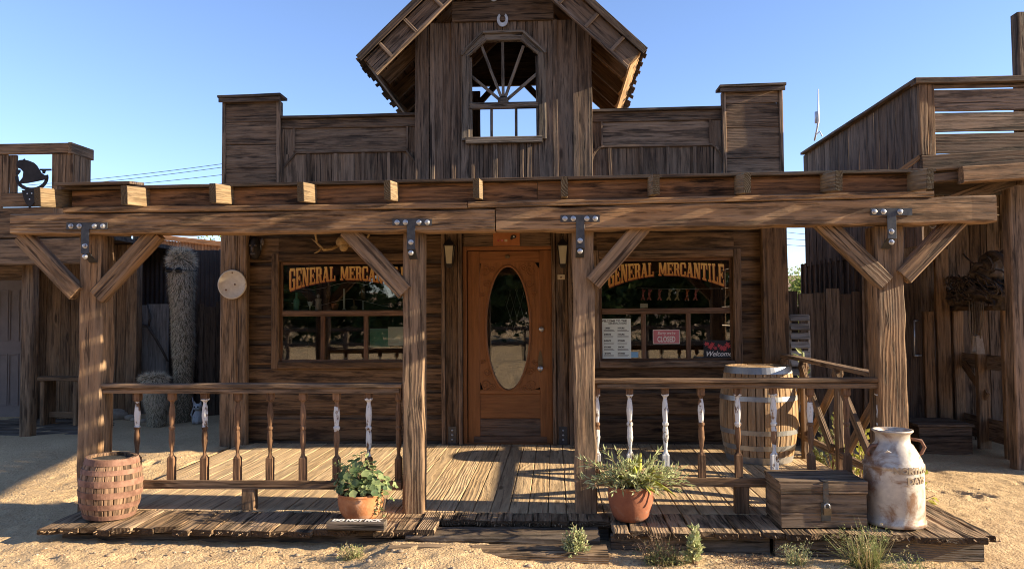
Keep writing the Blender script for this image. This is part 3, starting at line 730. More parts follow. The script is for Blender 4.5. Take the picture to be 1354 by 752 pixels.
def panel(ua,ub,x0,x1,zt,rounded):
    mb=MB(); zmid=zt-.42; 
    # back boards
    x=x0
    while x<x1-.01:
        w=min(RN.uniform(.17,.3),x1-x); vboard(mb,x+.003,x+w-.003,YW+jit(.003),2.69,zmid,t=.025); x+=w
    hboard(mb,x0+.14,x1-.12,YW+.005,zmid+.002,zt-.125,t=.025)
    box(mb,x0,x1,YW+.03,YW+.04,2.6,zt-.04,rnd=.1)
    vboard(mb,x0+.002,x0+.138,YW+.002,zmid+.002,zt-.13,t=.028); vboard(mb,x1-.118,x1-.002,YW+.002,zmid+.002,zt-.13,t=.028)
    hboard(mb,x0,x1,YW-.012,zt-.13,zt-.02,t=.04)
    pn=mb.build('parapet_panel',M['front'],store)
    q=MB(); board(q,(x0-.01,YW+.03,zt-.005),(x1+.01,YW+.03,zt),(0,1,0),.16,.03,j=.003); q.build('panel_cap',M['old'],pn)
    q=MB(); yb=YW-.012
    board(q,(x0+.17,yb,zmid+.02),(x1-.14,yb,zmid+.02),(0,0,1),.028,.022,j=.001)
    if not rounded:
        board(q,(x0+.17,yb,zmid+.02),(x0+.01,yb,zmid-.17),(1,0,0),.022,.022,j=.001); board(q,(x1-.14,yb,zmid+.02),(x1-.01,yb,zmid-.14),(1,0,0),.022,.022,j=.001)
    else:
        for sx,xx in ((1,x0+.17),(-1,x1-.14)):
            pts=[(xx-sx*.14*math.sin(t),yb,zmid+.02-.2*(1-math.cos(t))) for t in np.linspace(0,PI/2,7)]
            for p_,q_ in zip(pts,pts[1:]): board(q,p_,q_,(0,1,0),.022,.022,j=0)
    board(q,(x0+.145,yb,zmid+.035),(x0+.145,yb,zt-.13),(1,0,0),.018,.022,j=.001); board(q,(x1-.125,yb,zmid+.035),(x1-.125,yb,zt-.13),(1,0,0),.018,.022,j=.001)
    board(q,(x0+.02,yb-.006,2.62),(x0+.02,yb-.006,zt-.14),(1,0,0),.03,.03,j=.002)
    for k in range(4): 
        xx=x0+(x1-x0)*(.18+.2*k)+jit(.03); board(q,(xx,yb,2.62),(xx,yb,zmid),(1,0,0),.035,.02,j=.002)
    q.build('panel_trim',M['front'],pn)
cxl=at(550,180,Y=YW).x; cxr=at(782,180,Y=YW).x
panel(369,552,tlb+.005,cxl+.03,at(460,154,Y=YW).z,0); panel(782,957,cxr-.03,tra-.005,at(870,145,Y=YW).z,1)

# ---- cupola
YC=YW-.1
cx0=at(549,150,Y=YC).x; cx1=at(783,150,Y=YC).x
zlow=2.6; zeave_w=at(665,29,Y=YC).z
O=[P(u,v,YC) for (u,v) in ((621,182),(621,76),(645,55),(686,55),(712,76),(712,182))]
ox0,ox1=(O[0][0]+O[1][0])/2,(O[4][0]+O[5][0])/2; oz0=(O[0][1]+O[5][1])/2; osh=(O[1][1]+O[4][1])/2; otp=(O[2][1]+O[3][1])/2; otx0,otx1=O[2][0],O[3][0]
def otop(x):
    if x<otx0: return osh+(otp-osh)*(x-ox0)/(otx0-ox0)
    if x>otx1: return osh+(otp-osh)*(ox1-x)/(ox1-otx1)
    return otp
wall=MB(); x=cx0+.16
widths=[]
vboard(wall,cx0,cx0+.155,YC-.012,zlow,zeave_w,t=.04); vboard(wall,cx1-.15,cx1,YC-.012,zlow,zeave_w,t=.04)
while x<cx1-.152:
    w=RN.uniform(.15,.26)
    for edge in (ox0,otx0,otx1,ox1,cx1-.152):
        if x<edge-.001<x+w: w=edge-x
    if ox0-.001<=x<ox1-.001: w=min(w,.075 if (x<otx0 or x>otx1-.01) else .16)
    if x+w>cx1-.152: w=cx1-.152-x
    if w<.01: x+=.011; continue
    yy=YC+jit(.006)
    if x<ox0-.002 or x>=ox1-.002: vboard(wall,x+.002,x+w-.002,yy,zlow,zeave_w,t=.025)
    else:
        vboard(wall,x+.002,x+w-.002,yy,zlow,oz0,t=.025); vboard(wall,x+.002,x+w-.002,yy,max(otop(x),otop(x+w)),zeave_w,t=.025)
    x+=w
for (u,w) in ((572,.05),(600,.045),(625,.04),(655,.05),(690,.04),(700,.05),(735,.05),(762,.06)):   # battens
    xx=at(u,200,Y=YC).x
    if ox0-.1<xx<ox1+.1: vboard(wall,xx-w/2,xx+w/2,YC-.02,zlow,oz0-.07,t=.02)
    else: vboard(wall,xx-w/2,xx+w/2,YC-.02,zlow,zeave_w,t=.02)
fill_around(wall,cx0+.01,cx1-.01,zlow,zeave_w,YC+.034,.012,[(ox0-.012,ox1+.012,oz0-.012,otp+.012)])
cw=wall.build('cupola_front',M['cup'],store)
# window trim (octagonal) and fan sash
q=MB(); f=.085
def seg(q,p,r_,w,y,t=.05): board(q,(p[0],y+t/2,p[1]),(r_[0],y+t/2,r_[1]),(0,1,0),t,w,j=.0015)
tp=[(ox0-f/2,oz0-.03),(ox0-f/2,osh+.03),(otx0-.03,otp+f/2),(otx1+.03,otp+f/2),(ox1+f/2,osh+.03),(ox1+f/2,oz0-.03)]
for a,b in zip(tp,tp[1:]): seg(q,a,b,f,YC-.05)
seg(q,(ox0-.04,oz0-.035),(ox1+.04,oz0-.035),.07,YC-.06)
tp2=[(ox0-f,osh+.02),(otx0-.05,otp+f),(otx1+.05,otp+f),(ox1+f,osh+.02)]
for a,b in zip(tp2,tp2[1:]): seg(q,a,b,.03,YC-.075,.07)
zmr=at(665,140,Y=YC).z
seg(q,(ox0,zmr),(ox1,zmr),.07,YC-.03)
seg(q,(ox0+.012,oz0),(ox0+.012,osh),.03,YC-.02); seg(q,(ox1-.012,oz0),(ox1-.012,osh),.03,YC-.02)
for u in (650,682.5): xx=at(u,160,Y=YC).x; seg(q,(xx,oz0),(xx,zmr-.035),.03,YC-.015,.03)
hub=P(665.5,136,YC)
for (u,v) in ((637,62),(664.5,54),(692,61),(621,99),(711,97)): 
    e=P(u,v,YC); seg(q,hub,e,.032,YC-.012,.03)
lathe(q,[(.0,0),(.06,0),(.06,.03),(0,.03)],(hub[0],YC-.0,hub[1]+.01),16,tilt=Matrix.Rotation(R(90),3,'X'))
q.build('fan_window',M['step'],cw)
# gable above
EL=at(478,75,Y=8.0); ER=at(850,72,Y=8.0); xm=(EL.x+ER.x)/2; hw=(ER.x-EL.x)/2; ze=(EL.z+ER.z)/2; SL=.96; zr=ze+hw*SL
print('cupola roof',EL,ER,zr,'wall',cx0,cx1,zeave_w)
def roofz(x): return zr-abs(x-xm)*SL
q=MB(); z=zeave_w
def gtop(z,yy=0): return (zr-.16-z)/SL
while z<zr-.2:
    h=min(RN.uniform(.2,.3),zr-.2-z); w0=min(gtop(z+h)+.0,(cx1-cx0)/2) if z>zeave_w+.01 else (cx1-cx0)/2-.02
    w0=max(.03,min(gtop(z+h),w0)); hboard(q,xm-w0,xm+w0,YC-.03,z+.002,z+h-.002,t=.03); z+=h
q.build('gable_boards',M['cup'],cw)
# cupola side and back framing
q=MB(); YK=10.6
for xx in (cx0+.06,cx1-.06):
    board(q,(xx,YC+.06,2.9),(xx,YC+.06,roofz(xx)-.18),(1,0,0),.1,.09); board(q,(xx,YK,2.9),(xx,YK,roofz(xx)-.18),(1,0,0),.1,.09)
    board(q,(xx,YC+.1,roofz(xx)-.22),(xx,YK,roofz(xx)-.22),(1,0,0),.09,.1)
xo=at(635,160,Y=YK).x
zbh=at(670,113,Y=YK).z
vboard(q,cx0-.05,xo,YK,2.9,roofz(cx0)-.1,t=.03,j=.003)
board(q,(cx0,YK,zbh+.04),(cx1,YK,zbh+.04),(0,0,1),.1,.06)
board(q,(xo,YK-.05,zbh-.25),(xo+.25,YK-.05,zbh+.02),(0,1,0),.05,.08); 
xo2=at(712,130,Y=YK).x; board(q,(xo2+.12,YK-.05,zbh-.32),(xo2-.2,YK-.05,zbh+.02),(0,1,0),.05,.08)
vboard(q,xo2+.15,cx1-.1,YK,2.9,roofz(cx0)-.1,t=.03,j=.003)
for k in range(6):   # dark inner gable over the opening
    zz=zbh+.09+k*.25; w0=min((cx1-cx0)/2+.1,max(.05,gtop(zz)+.16)); hboard(q,xm-w0,xm+w0,YK+.04,zz,zz+.25,t=.03)
for k in range(9): # side boards
    yy=YC+.15+k*.26
    for xx in (cx0+.02,cx1-.02): board(q,(xx,yy,2.9),(xx,yy,roofz(xx)-.2 if yy<8.0 else 4.3),(0,1,0),.255,.025)
q.build('cupola_frame',M['old'],cw)
# roof: sheathing, shingles, rafters, barge boards
Y0,Y1=8.0,10.85
for sgn in (-1,1):
    q=MB(); n_=int(hw*math.sqrt(1+SL*SL)/.17); Ls=hw*math.sqrt(1+SL*SL)
    dirv=Vector((sgn,0,-SL)).normalized(); nrm=Vector((sgn*SL,0,1)).normalized(); top=Vector((xm,0,zr))
    for k in range(n_+1):
        c=top+dirv*((k+.5)*Ls/(n_+1))+nrm*(-.03); board(q,(c.x,Y0+.02,c.z),(c.x,Y1,c.z),dirv,Ls/(n_+1)-.012,.022,step=.6)
    rf=q.build('cupola_roof',M['underroof_lit' if sgn>0 else 'left'],store)  # right slope gets the wood brightened for bounced light
    q=MB(); rw=.22; nr=int(Ls/rw)
    for k in range(nr+1):
        yy=Y0-.03
        while yy<Y1+.04:
            w=RN.uniform(.08,.16); e=(k+1)*rw+jit(.02)+.02; s0=top+dirv*(k*rw-.02)+nrm*(.0); e1=top+dirv*min(e,Ls+RN.uniform(.0,.07))+nrm*.03
            board(q,(s0.x,yy+w/2,s0.z),(e1.x,yy+w/2,e1.z),(0,1,0),w-.006,.012,step=1,ch=.002); yy+=w
    q.build('shingles',M['old'],rf)
    q=MB(); c0=top+nrm*.012+dirv*(-.03); c1=c0+dirv*(Ls+.05); board(q,(c0.x,Y0-.045,c0.z),(c1.x,Y0-.045,c1.z),nrm,.075,.02,j=.002); q.build('rake_trim',M['old'],rf)
    for yr in (8.62,9.2,9.78,10.36):
        q=MB(); c0=top+nrm*(-.11)+dirv*.05; c1=top+nrm*(-.11)+dirv*(Ls-.06); board(q,(c0.x,yr,c0.z),(c1.x,yr,c1.z),(0,1,0),.05,.14); q.build('roof_rafter',M['left'] if sgn>0 else M['rail'],rf)
    q=MB(); c0=top+nrm*(-.125); c1=top+nrm*(-.125)+dirv*(Ls-.02)
    board(q,(c0.x,Y0+.02,c0.z),(c1.x,Y0+.02,c1.z),nrm,.2,.03); 
    c0=top+nrm*(-.225); c1=c0+dirv*(Ls-.0); board(q,(c0.x,Y0+.0,c0.z),(c1.x,Y0+.0,c1.z),nrm,.03,.05)
    for d_ in (.25,.62,1.0,1.4): 
        if d_<Ls-.1: 
            c=top+dirv*(Ls-d_); p0=c+nrm*(-.03); p1=c+nrm*(-.22); board(q,(p0.x,Y0-.015,p0.z),(p1.x,Y0-.015,p1.z),dirv,.035,.03)
    q.build('barge_board',M['cup'],rf)
    q=MB(); c=top+dirv*(Ls-.015)+nrm*(-.11); board(q,(c.x,Y0+.05,c.z),(c.x,Y1,c.z),nrm,.15,.025); q.build('eave_board',M['underroof_lit' if sgn>0 else 'old'],rf)  # right eave board shares the brightened colour, left one stays dark

# ------------------------------------------------------------------ porch
porch=thing('porch','roofed timber porch with four thick posts and knee braces in front of the store','porch',(0,5.6,DZ))
def posts(): pass
zb_=lambda u,v: at(u,v,Y=YB).z
xj=at(655,300,Y=YB).x
B0=at(13,0,Y=YB).x; B1=at(1320,0,Y=YB).x
zL0,zL1=(zb_(15,310),zb_(15,283)); zJ0,zJ1=zb_(655,305),zb_(655,276); zR0,zR1=zb_(1320,294),zb_(1320,259)
print('beam z',zL0,zL1,zJ0,zJ1,zR0,zR1)
mb=MB(); board(mb,(at(13,300,Y=YB).x,YB+.085,(zL0+zL1)/2),(xj-.004,YB+.085,(zJ0+zJ1)/2),(0,0,1),zL1-zL0,.17,w2=zJ1-zJ0,j=.006,step=.16,ch=.011,rnd=.5); mb.build('beam',M['beam'],porch)
mb=MB(); board(mb,(xj+.004,YB+.085,(zJ0+zJ1)/2),(at(1318,280,Y=YB).x,YB+.085,(zR0+zR1)/2),(0,0,1),zJ1-zJ0+.01,.17,w2=zR1-zR0,j=.006,step=.16,ch=.011,rnd=.7); bR=mb.build('beam',M['beam'],porch)
q=MB(); xe=at(1318,280,Y=YB).x     # frayed sunlit end of the right beam
for k in range(26):
    z=RN.uniform(zR0+.015,zR1-.015); y=YB+RN.uniform(.01,.16); board(q,(xe-.06,y,z),(xe+RN.uniform(.005,.035),y,z+jit(.006)),(0,0,1),.016,.02,w2=.006,j=.002)
q.build('frayed_end',M['rafter'],bR)
PX=[]
for (ut,ub,w) in ((120,115.5,.178),(546,546.5,.152),(771,775,.155),(1176.5,1186,.195)):
    p=at(ut,310,Y=YP); b=at(ub,672,Y=YP); xx=(p.x+b.x)/2; PX.append((xx,w))
    zt=zL0 if xx<-2 else (zJ0+ (0 if xx<1 else (zR0-zJ0)*.75))
    mb=MB(); board(mb,(b.x,YP+w/2,DZ-.03),(p.x,YP+w/2,zt-.002),(1,0,0),w,w,j=.0055,ch=.012,step=.15)
    mb.build('post',M['post'],porch)
print('posts',PX)
# straps
for i,(ul,ur,vb,uc,v0) in enumerate(((88,142,299,113,346),(519,571,294,543.5,341),(741,793,289,767,339),(1151,1206,280,1178.5,327))):
    q=MB(); Yq=YB-.006
    a=at(ul,vb,Y=Yq); b=at(ur,vb,Y=Yq); h=.03; board(q,(a.x,Yq,a.z),(b.x,Yq,b.z),(0,0,1),.05,.006,j=0)
    c=at(uc,vb,Y=Yq); d=at(uc,v0,Y=Yq); zc=zL0 if i==0 else c.z-.06
    board(q,(c.x,Yq-.002,c.z),(c.x,Yq-.002,d.z+.06),(1,0,0),.06,.006,j=0)
    board(q,(c.x,Yq,d.z+.07),(d.x,YP-.004,d.z),(1,0,0),.06,.006,j=0)
    s=q.build('strap_plate',M['plate'],porch)
    us=[ul+6,ul+17,ur-17,ur-6] if i<3 else [1156,1168,1190]
    for u in us:
        p=at(u,vb,Y=Yq-.004); q=MB(); lathe(q,[(.019,0),(.019,.003),(.013,.006),(.012,.016),(0,.018)],(p.x,Yq-.004,p.z),10,smooth=False,tilt=Matrix.Rotation(R(90),3,'X')); q.build('bolt',M['bolt'],s)
    for v in (v0-19,v0-5):
        p=at(uc,v,Y=Yq); q=MB(); lathe(q,[(.019,0),(.019,.003),(.013,.006),(.012,.022),(0,.024)],(p.x,Yq-.002,p.z+.01),10,smooth=False,tilt=Matrix.Rotation(R(90),3,'X')); q.build('bolt',M['bolt'],s)
# knee braces
for (u0,v0,u1,v1) in ((22,308,103,388),(216,304,130,392),(452,300,536,386),(860,292,784,374),(1077,288,1170,374),(1276,284,1193,366)):
    yb=YB+.11
    a=at(u0+8*(1 if u1>u0 else -1),v0+4,Y=yb); b=at(u1,v1,Y=yb); q=MB()
    board(q,a,b,(0,1,0),.09,.125,j=.003); q.build('knee_brace',M['post'],porch)
# plate, fascia, rafters, roof boards
YR0=5.2
def zroof(x,Y): return (at(53,247,Y=YR0).z+(at(1235,222,Y=YR0).z-at(53,247,Y=YR0).z)*(x+3.5)/(6.1)) + (Y-YR0)*.1
xl_=at(80,250,Y=5.4).x; xr_=at(1238,235,Y=5.4).x
print('roof edge',zroof(-3.4,5.2),zroof(2.6,5.2))
q=MB(); a,b=xl_+.03,xr_-.03
for (p,r_) in ((a,xj+.3),(xj+.304,b)):
    zt0=zroof(p,YB+.03)-.01; zt1=zroof(r_,YB+.03)-.01; zb0=zL1+(zJ1-zL1)*(p-B0)/(xj-B0) if p<xj else zJ1+(zR1-zJ1)*(p-xj)/(B1-xj); zb1=zJ1+(zR1-zJ1)*max(0,(r_-xj))/(B1-xj)
    zb0+=.05; zb1+=.05
    board(q,(p,YB+.07,(zt0+zb0)/2),(r_,YB+.07,(zt1+zb1)/2),(0,0,1),zt0-zb0,.04,w2=zt1-zb1,j=.002)
q.build('fascia_board',M['fascia'],porch)
q=MB(); 
board(q,(xl_,YB+.06,zL1+.024),(xj-.2,YB+.06,zJ1+.026),(0,1,0),.13,.042,j=.004); board(q,(xj-.195,YB+.06,zJ1+.03),(xr_,YB+.06,zR1+.02),(0,1,0),.13,.042,j=.004)
q.build('top_plate',M['beam'],porch)
for u in (53,169,286,401.5,516,634,751,872,993,1114,1235):
    x=at(u,250,Y=YR0).x-.022; q=MB(); y0=YR0+jit(.012); zt=zroof(x,YR0)
    board(q,(x,y0,zt-.072),(x,YW-.1,zt-.072+.1*(YW-.1-y0)),(1,0,0),.045,.135,j=.002,ch=.004,paint='rot_shade'); q.build('rafter',M['rafter'],porch)  # tail ends coloured dark as unlit faces
q=MB(); y=5.43
while y<YW:
    w=RN.uniform(.16,.2); 
    x0=xl_+jit(.02); x1=xr_+jit(.03)
    board(q,(x0,y+w/2,zroof(x0,y)+.012),(x1,y+w/2,zroof(x1,y)+.012),(0,1,.1),w-.004,.022,j=.002); y+=w
board(q,(xl_-.02,5.45,zroof(xl_,5.4)+.036),(xl_+.55,5.45,zroof(xl_+.5,5.4)+.036),(0,1,.1),.2,.02,j=.003)
q.build('roof_boards',M['old'],porch)

# ------------------------------------------------------------------ railings
def baluster(parent,x,y,z0,z1,pw,lean=0,paints=(),s=.029):
    """square ends, turned middle; paints = [(from,to)] fractions of white left on it"""
    H=z1-z0; prof=[(0,1,1),(.27,1,1),(.272,.95,.9),(.30,.62,0),(.33,.5,0),(.36,.62,0),(.45,.95,0),(.52,.86,0),(.56,.72,0),(.575,1.0,0),(.595,1.0,0),(.605,.7,0),(.64,.8,0),(.72,1.0,0),(.80,.8,0),(.84,.55,0),(.86,.7,0),(.875,.95,.9),(.88,1,1),(1,1,1)]
    mb=MB(); n=12; V=[];G=[];Fc=[];pt=[]
    fine=[]
    for (a,b) in zip(prof,prof[1:]):
        k=max(1,int((b[0]-a[0])/.05))
        for i in range(k): 
            t=i/k; fine.append(tuple(a[j]+(b[j]-a[j])*t for j in range(3)))
    fine.append(prof[-1]); ox=RN.uniform(0,40)
    for (f,r,sq) in fine:
        for k in range(n):
            a=2*PI*(k+.5)/n; c_,s_=math.cos(a),math.sin(a); q=1/max(abs(c_),abs(s_)); rr=s*r*(1+(q-1)*sq)*(.8 if sq<.5 else .85)
            V.append((x+lean*f+rr*c_+jit(.0007),y+rr*s_,z0+H*f)); G.append((H*f+ox,rr*c_+.03,rr*s_+.05))
            pt.append(max([1 if a0<=f<=b0 else 0 for (a0,b0) in paints] or [0])*(.55 if f>0 else 0))
    m=len(fine)
    for i in range(m-1):
        for k in range(n):
            k2=(k+1)%n; Fc.append((i*n+k,i*n+k2,(i+1)*n+k2,(i+1)*n+k))
    Fc.append(tuple(range(n-1,-1,-1))); Fc.append(tuple((m-1)*n+k for k in range(n)))
    mb.add(V,Fc,G,RN.random(),False,pt); return mb.build('baluster',M['bal'],parent)
YRL=YP+.06
def railing(name,label,u0,u1,vt,vb,us,paints,ub0,ub1,usup,x_end):
    a=at(u0,vt,Y=YRL-.04); b=at(u1,vt,Y=YRL-.04); zt=(a.z+b.z)/2; zb=at((u0+u1)/2,vb,Y=YRL-.03).z
    t=thing(name,label,'railing',((a.x+b.x)/2,YRL,DZ),'front porch railings')
    q=MB(); board(q,(a.x,YRL,zt-.018),(b.x,YRL,zt-.018),(0,1,0),.1,.034,j=.003,ch=.007); board(q,(a.x+.02,YRL-.022,zt-.055),(b.x-.02,YRL-.022,zt-.055),(0,0,1),.036,.03,j=.002)
    q.build('top_rail',M['rail'],t)
    a2=at(ub0,vb,Y=YRL-.03).x; b2=at(ub1,vb,Y=YRL-.03).x
    q=MB(); board(q,(a2,YRL,zb-.035),(b2,YRL,zb-.035),(0,1,0),.08,.03,j=.002); board(q,(a2,YRL-.03,zb-.012),(b2,YRL-.03,zb-.012),(0,0,1),.05,.022,j=.002); q.build('bottom_rail',M['rail'],t)
    xs=at(usup,650,Y=YRL).x; q=MB(); board(q,(xs,YRL,DZ),(xs,YRL,zb-.05),(1,0,0),.1,.07); q.build('support_block',M['rail'],t)
    for u,pa in zip(us,paints):
        bx=at(u,570,Y=YRL-.0).x; zz=(zb-.02) if a2-.05<bx<b2+.05 else zb-.02
        baluster(t,bx,YRL+.004,zz,zt-.036,0,paints=pa)
    return t
W_=lambda *a:[tuple(a[i:i+2]) for i in range(0,len(a),2)]
railing('porch_railing','front railing left of the door behind the rusty barrel, with ten turned balusters',126,531,507,637,
    (131,181,227,270.5,314,357,400.5,445,487.5,527),[W_(0.1,.5,.62,.8),W_(.58,.86),[],W_(.58,.9),[],[],[],W_(.55,.82),W_(.3,.9),[]],130,531,330,0)
railing('porch_railing','front railing right of the door in front of the oak barrel, with peeling white balusters',786,1168,500,634,
    (789.5,833,880,927.5,976,1023.5,1072,1120,1164),[W_(.2,.55,.6,.88),W_(.2,.9),W_(.15,.9),W_(.6,.85),W_(.55,.9),W_(.1,.42,.5,.9),W_(.6,.82),[],W_(.55,.9)],786,1168,980,0)
# side railing with crossed braces
XS=2.43
t=thing('side_railing','side railing with crossed diagonal braces at the right end of the porch','railing',(XS,7,DZ))
zt=DZ+.94; Ya,Yb_=5.86,8.3
q=MB(); board(q,(XS,5.72,zt-.0),(XS,Yb_,zt+.02),(1,0,0),.1,.035,j=.003); q.build('top_rail',M['rail'],t)
q=MB(); board(q,(XS,5.72,DZ+.2),(XS,Yb_,DZ+.2),(0,0,1),.055,.04,j=.003); q.build('bottom_rail',M['rail'],t)
ys=[5.86,6.78,7.70,8.3]
for y in ys: q=MB(); board(q,(XS+.0,y,DZ),(XS,y,zt-.02),(0,1,0),.085,.05,j=.002); q.build('rail_post',M['rail'],t)
for a_,b_ in zip(ys,ys[1:]):
    q=MB(); board(q,(XS-.045,a_+.05,DZ+.23),(XS-.045,b_-.05,zt-.03),(0,0,1),.08,.035); q.build('cross_brace',M['rail'],t)
    q=MB(); board(q,(XS+.045,a_+.05,zt-.03),(XS+.045,b_-.05,DZ+.23),(0,0,1),.08,.035); q.build('cross_brace',M['rail'],t)
# ------------------------------------------------------------------ things on the porch
def barrel_prof(h,re,rm,n=14): return [(re+(rm-re)*math.sin(PI*i/n)**.9,h*i/n) for i in range(n+1)]
def barrel(name,label,c,h,re,rm,wood_,hoopm,hoops,tilt=None,headdrop=.03,staves=26,head=None):
    t=thing(name,label,'barrel',c)
    prof=barrel_prof(h,re,rm); T=tilt
    mb=MB()
    for k in range(staves):
        a0=2*PI*k/staves; a1=2*PI*(k+1)/staves; V=[];G=[];Fc=[]; ox=RN.uniform(0,50)
        for i,(r,z) in enumerate(prof):
            for (a,rr) in ((a0+.012,r-.003),(a0+.03,r),(a1-.03,r),(a1-.012,r-.003),(a1-.012,r-.025),(a0+.012,r-.025)):
                p=Vector((rr*math.cos(a),rr*math.sin(a),z)); V.append(Vector(c)+(T@p if T else p)); G.append((z+ox,(a-a0)*r,rr-r+.06))
        for i in range(len(prof)-1):
            for q in range(6): q2=(q+1)%6; Fc.append((i*6+q,i*6+q2,(i+1)*6+q2,(i+1)*6+q))
        Fc.append((5,4,3,2,1,0)); b=(len(prof)-1)*6; Fc.append(tuple(b+q for q in range(6)))
        mb.add(V,Fc,G,RN.random())
    mb.build('staves',wood_,t)
    mb=MB(); zt=h-headdrop; nb=6
    for k in range(nb):      # head boards clipped to the circle
        x0=-re+.012+(2*re-.024)*k/nb; x1=-re+.012+(2*re-.024)*(k+1)/nb; pts=[]
        rr=re-.014
        for x in np.linspace(x0+.002,x1-.002,5): pts.append((x,math.sqrt(max(0,rr*rr-x*x))))
        for x in np.linspace(x1-.002,x0+.002,5): pts.append((x,-math.sqrt(max(0,rr*rr-x*x))))
        V=[];G=[];ox=RN.uniform(0,50)
        for zz in (zt-.02,zt):
            for (x,y) in pts: p=Vector((x,y,zz)); V.append(Vector(c)+(T@p if T else p)); G.append((y+ox,x,.05))
        n=len(pts); Fc=[tuple(range(n)),tuple(range(2*n-1,n-1,-1))]+[(i,(i+1)%n,(i+1)%n+n,i+n) for i in range(n)]
        mb.add(V,Fc,G,RN.random())
    mb.build('head',head or wood_,t)
    for (f0,f1) in hoops:
        mb=MB(); V=[]
        def rad(f): return np.interp(f*h,[p[1] for p in prof],[p[0] for p in prof])
        pr=[(rad(f0)-.003,f0*h),(rad(f0)+.004,f0*h),(rad(f1)+.004,f1*h),(rad(f1)-.003,f1*h),(rad(f0)-.003,f0*h)]
        lathe(mb,pr,c,48,tilt=T,smooth=False,cap=False); mb.build('hoop',hoopm,t)
    return t
b=at(145,691,Z=DZ); ypot=b.y+.2
c=at(146,560,Y=ypot); c=Vector((at(145,660,Y=ypot).x,ypot,DZ+.004))
hB=at(145,603,Y=ypot).z-DZ
print('small barrel',c,hB)
barrel('small_barrel','small grimy barrel with wide rusty pink iron hoops beside the left porch post',tuple(c),hB,.165,.208,M['barrelwood'],M['rust'],
       ((.0,.08),(.18,.27),(.37,.47),(.56,.66),(.75,.83),(.90,1.0)),tilt=Matrix.Rotation(R(2.2),3,'Y'),headdrop=.022,staves=20,head=M['tar'])
yb=7.62; c=Vector((at(1003,560,Y=yb).x,yb,DZ+.003)); hb=.9
barrel('oak_barrel','large pale oak barrel with grey hoops in the corner behind the right railing',tuple(c),hb,.3,.365,M['oak'],M['hoop'],
       ((0.0,.07),(.14,.19),(.3,.35),(.65,.70),(.81,.86),(.93,1.0)),headdrop=.012,staves=30,head=M['oak'])
print('oak barrel px check top', hb)

# milk can
yc=5.36; cx=at(1182,650,Y=yc).x; t=thing('milk_can','rusty whitewashed milk can with raised lettering in front of the right porch post','milk can',(cx,yc,DZ))
Hc=at(1181,568,Y=yc).z-DZ; r=.188; mb=MB(); s=Hc/.66
prof=[(r*.96,0),(r*1.03,.004),(r*1.03,.03*s),(r*.995,.036*s),(r,.1*s),(r*1.0,.2*s),(r*.995,.3*s),(r*.985,.395*s),(r*.985,.40*s),(r*1.015,.405*s),(r*1.015,.425*s),(r*.98,.43*s),(r*.93,.46*s),(r*.8,.51*s),(r*.67,.555*s),(r*.585,.572*s),(r*.57,.6*s),(r*.57,.63*s),(r*.64,.645*s),(r*.68,.652*s),(r*.68,.662*s),(r*.62,.664*s),(r*.55,.65*s),(r*.5,.57*s),(0,.56*s)]
lathe(mb,prof,(cx,yc,DZ+.002),64)
can=mb.build('can_body',M['can'],t); can.data.polygons.foreach_set('use_smooth',[True]*len(can.data.polygons))
q=MB(); tube(q,[(cx+r*.58,yc-.03,DZ+.6*s),(cx+r*.9,yc-.04,DZ+.59*s),(cx+r*1.02,yc-.04,DZ+.545*s),(cx+r*.93,yc-.03,DZ+.5*s),(cx+r*.82,yc-.03,DZ+.49*s)],.011,8); q.build('handle',M['rust'],t)
q=MB(); tube(q,[(cx-r*.58,yc-.03,DZ+.56*s),(cx-r*.85,yc-.04,DZ+.555*s),(cx-r*.97,yc-.04,DZ+.52*s),(cx-r*.9,yc-.03,DZ+.485*s)],.011,8); q.build('handle',M['rust'],t)
def text_polys(txt,size,bold=0.0,shear=0.0,extr=.002):
    cu=bpy.data.curves.new('txt','FONT'); cu.body=txt; cu.size=size; cu.extrude=extr; cu.offset=bold; cu.shear=shear; cu.align_x='CENTER'; cu.resolution_u=3
    o=bpy.data.objects.new('txt',cu); m=bpy.data.meshes.new_from_object(o); V=[tuple(v.co) for v in m.vertices]; Fc=[tuple(p.vertices) for p in m.polygons]
    bpy.data.objects.remove(o); bpy.data.curves.remove(cu); bpy.data.meshes.remove(m); return V,Fc
q=MB()
for (txt,z,off) in (('NORTH AM',.385,-.075),('DAYS',.315,.01)):
    V,Fc=text_polys(txt,.058,.0022,extr=.003); mnx=min(v[0] for v in V); V=[(v[0]-mnx,v[1],v[2]) for v in V]
    VV=[]
    for (x,y,e) in V:
        a=-PI/2+(x+off)/r; rr=r*.998+e+.0015; VV.append((cx+rr*math.cos(a),yc+rr*math.sin(a),DZ+z*s+y))
    q.add(VV,Fc)
q.build('raised_lettering',M['letter'],can)
q=MB(); a=-PI/2-.7; p=Vector((cx+r*.8*math.cos(a),yc+r*.8*math.sin(a),DZ+.527*s)); board(q,p,p+Vector((.05,0,-.025)),(0,-.6,.5),.04,.003,j=0); q.build('paper_scrap',M['white'],can)

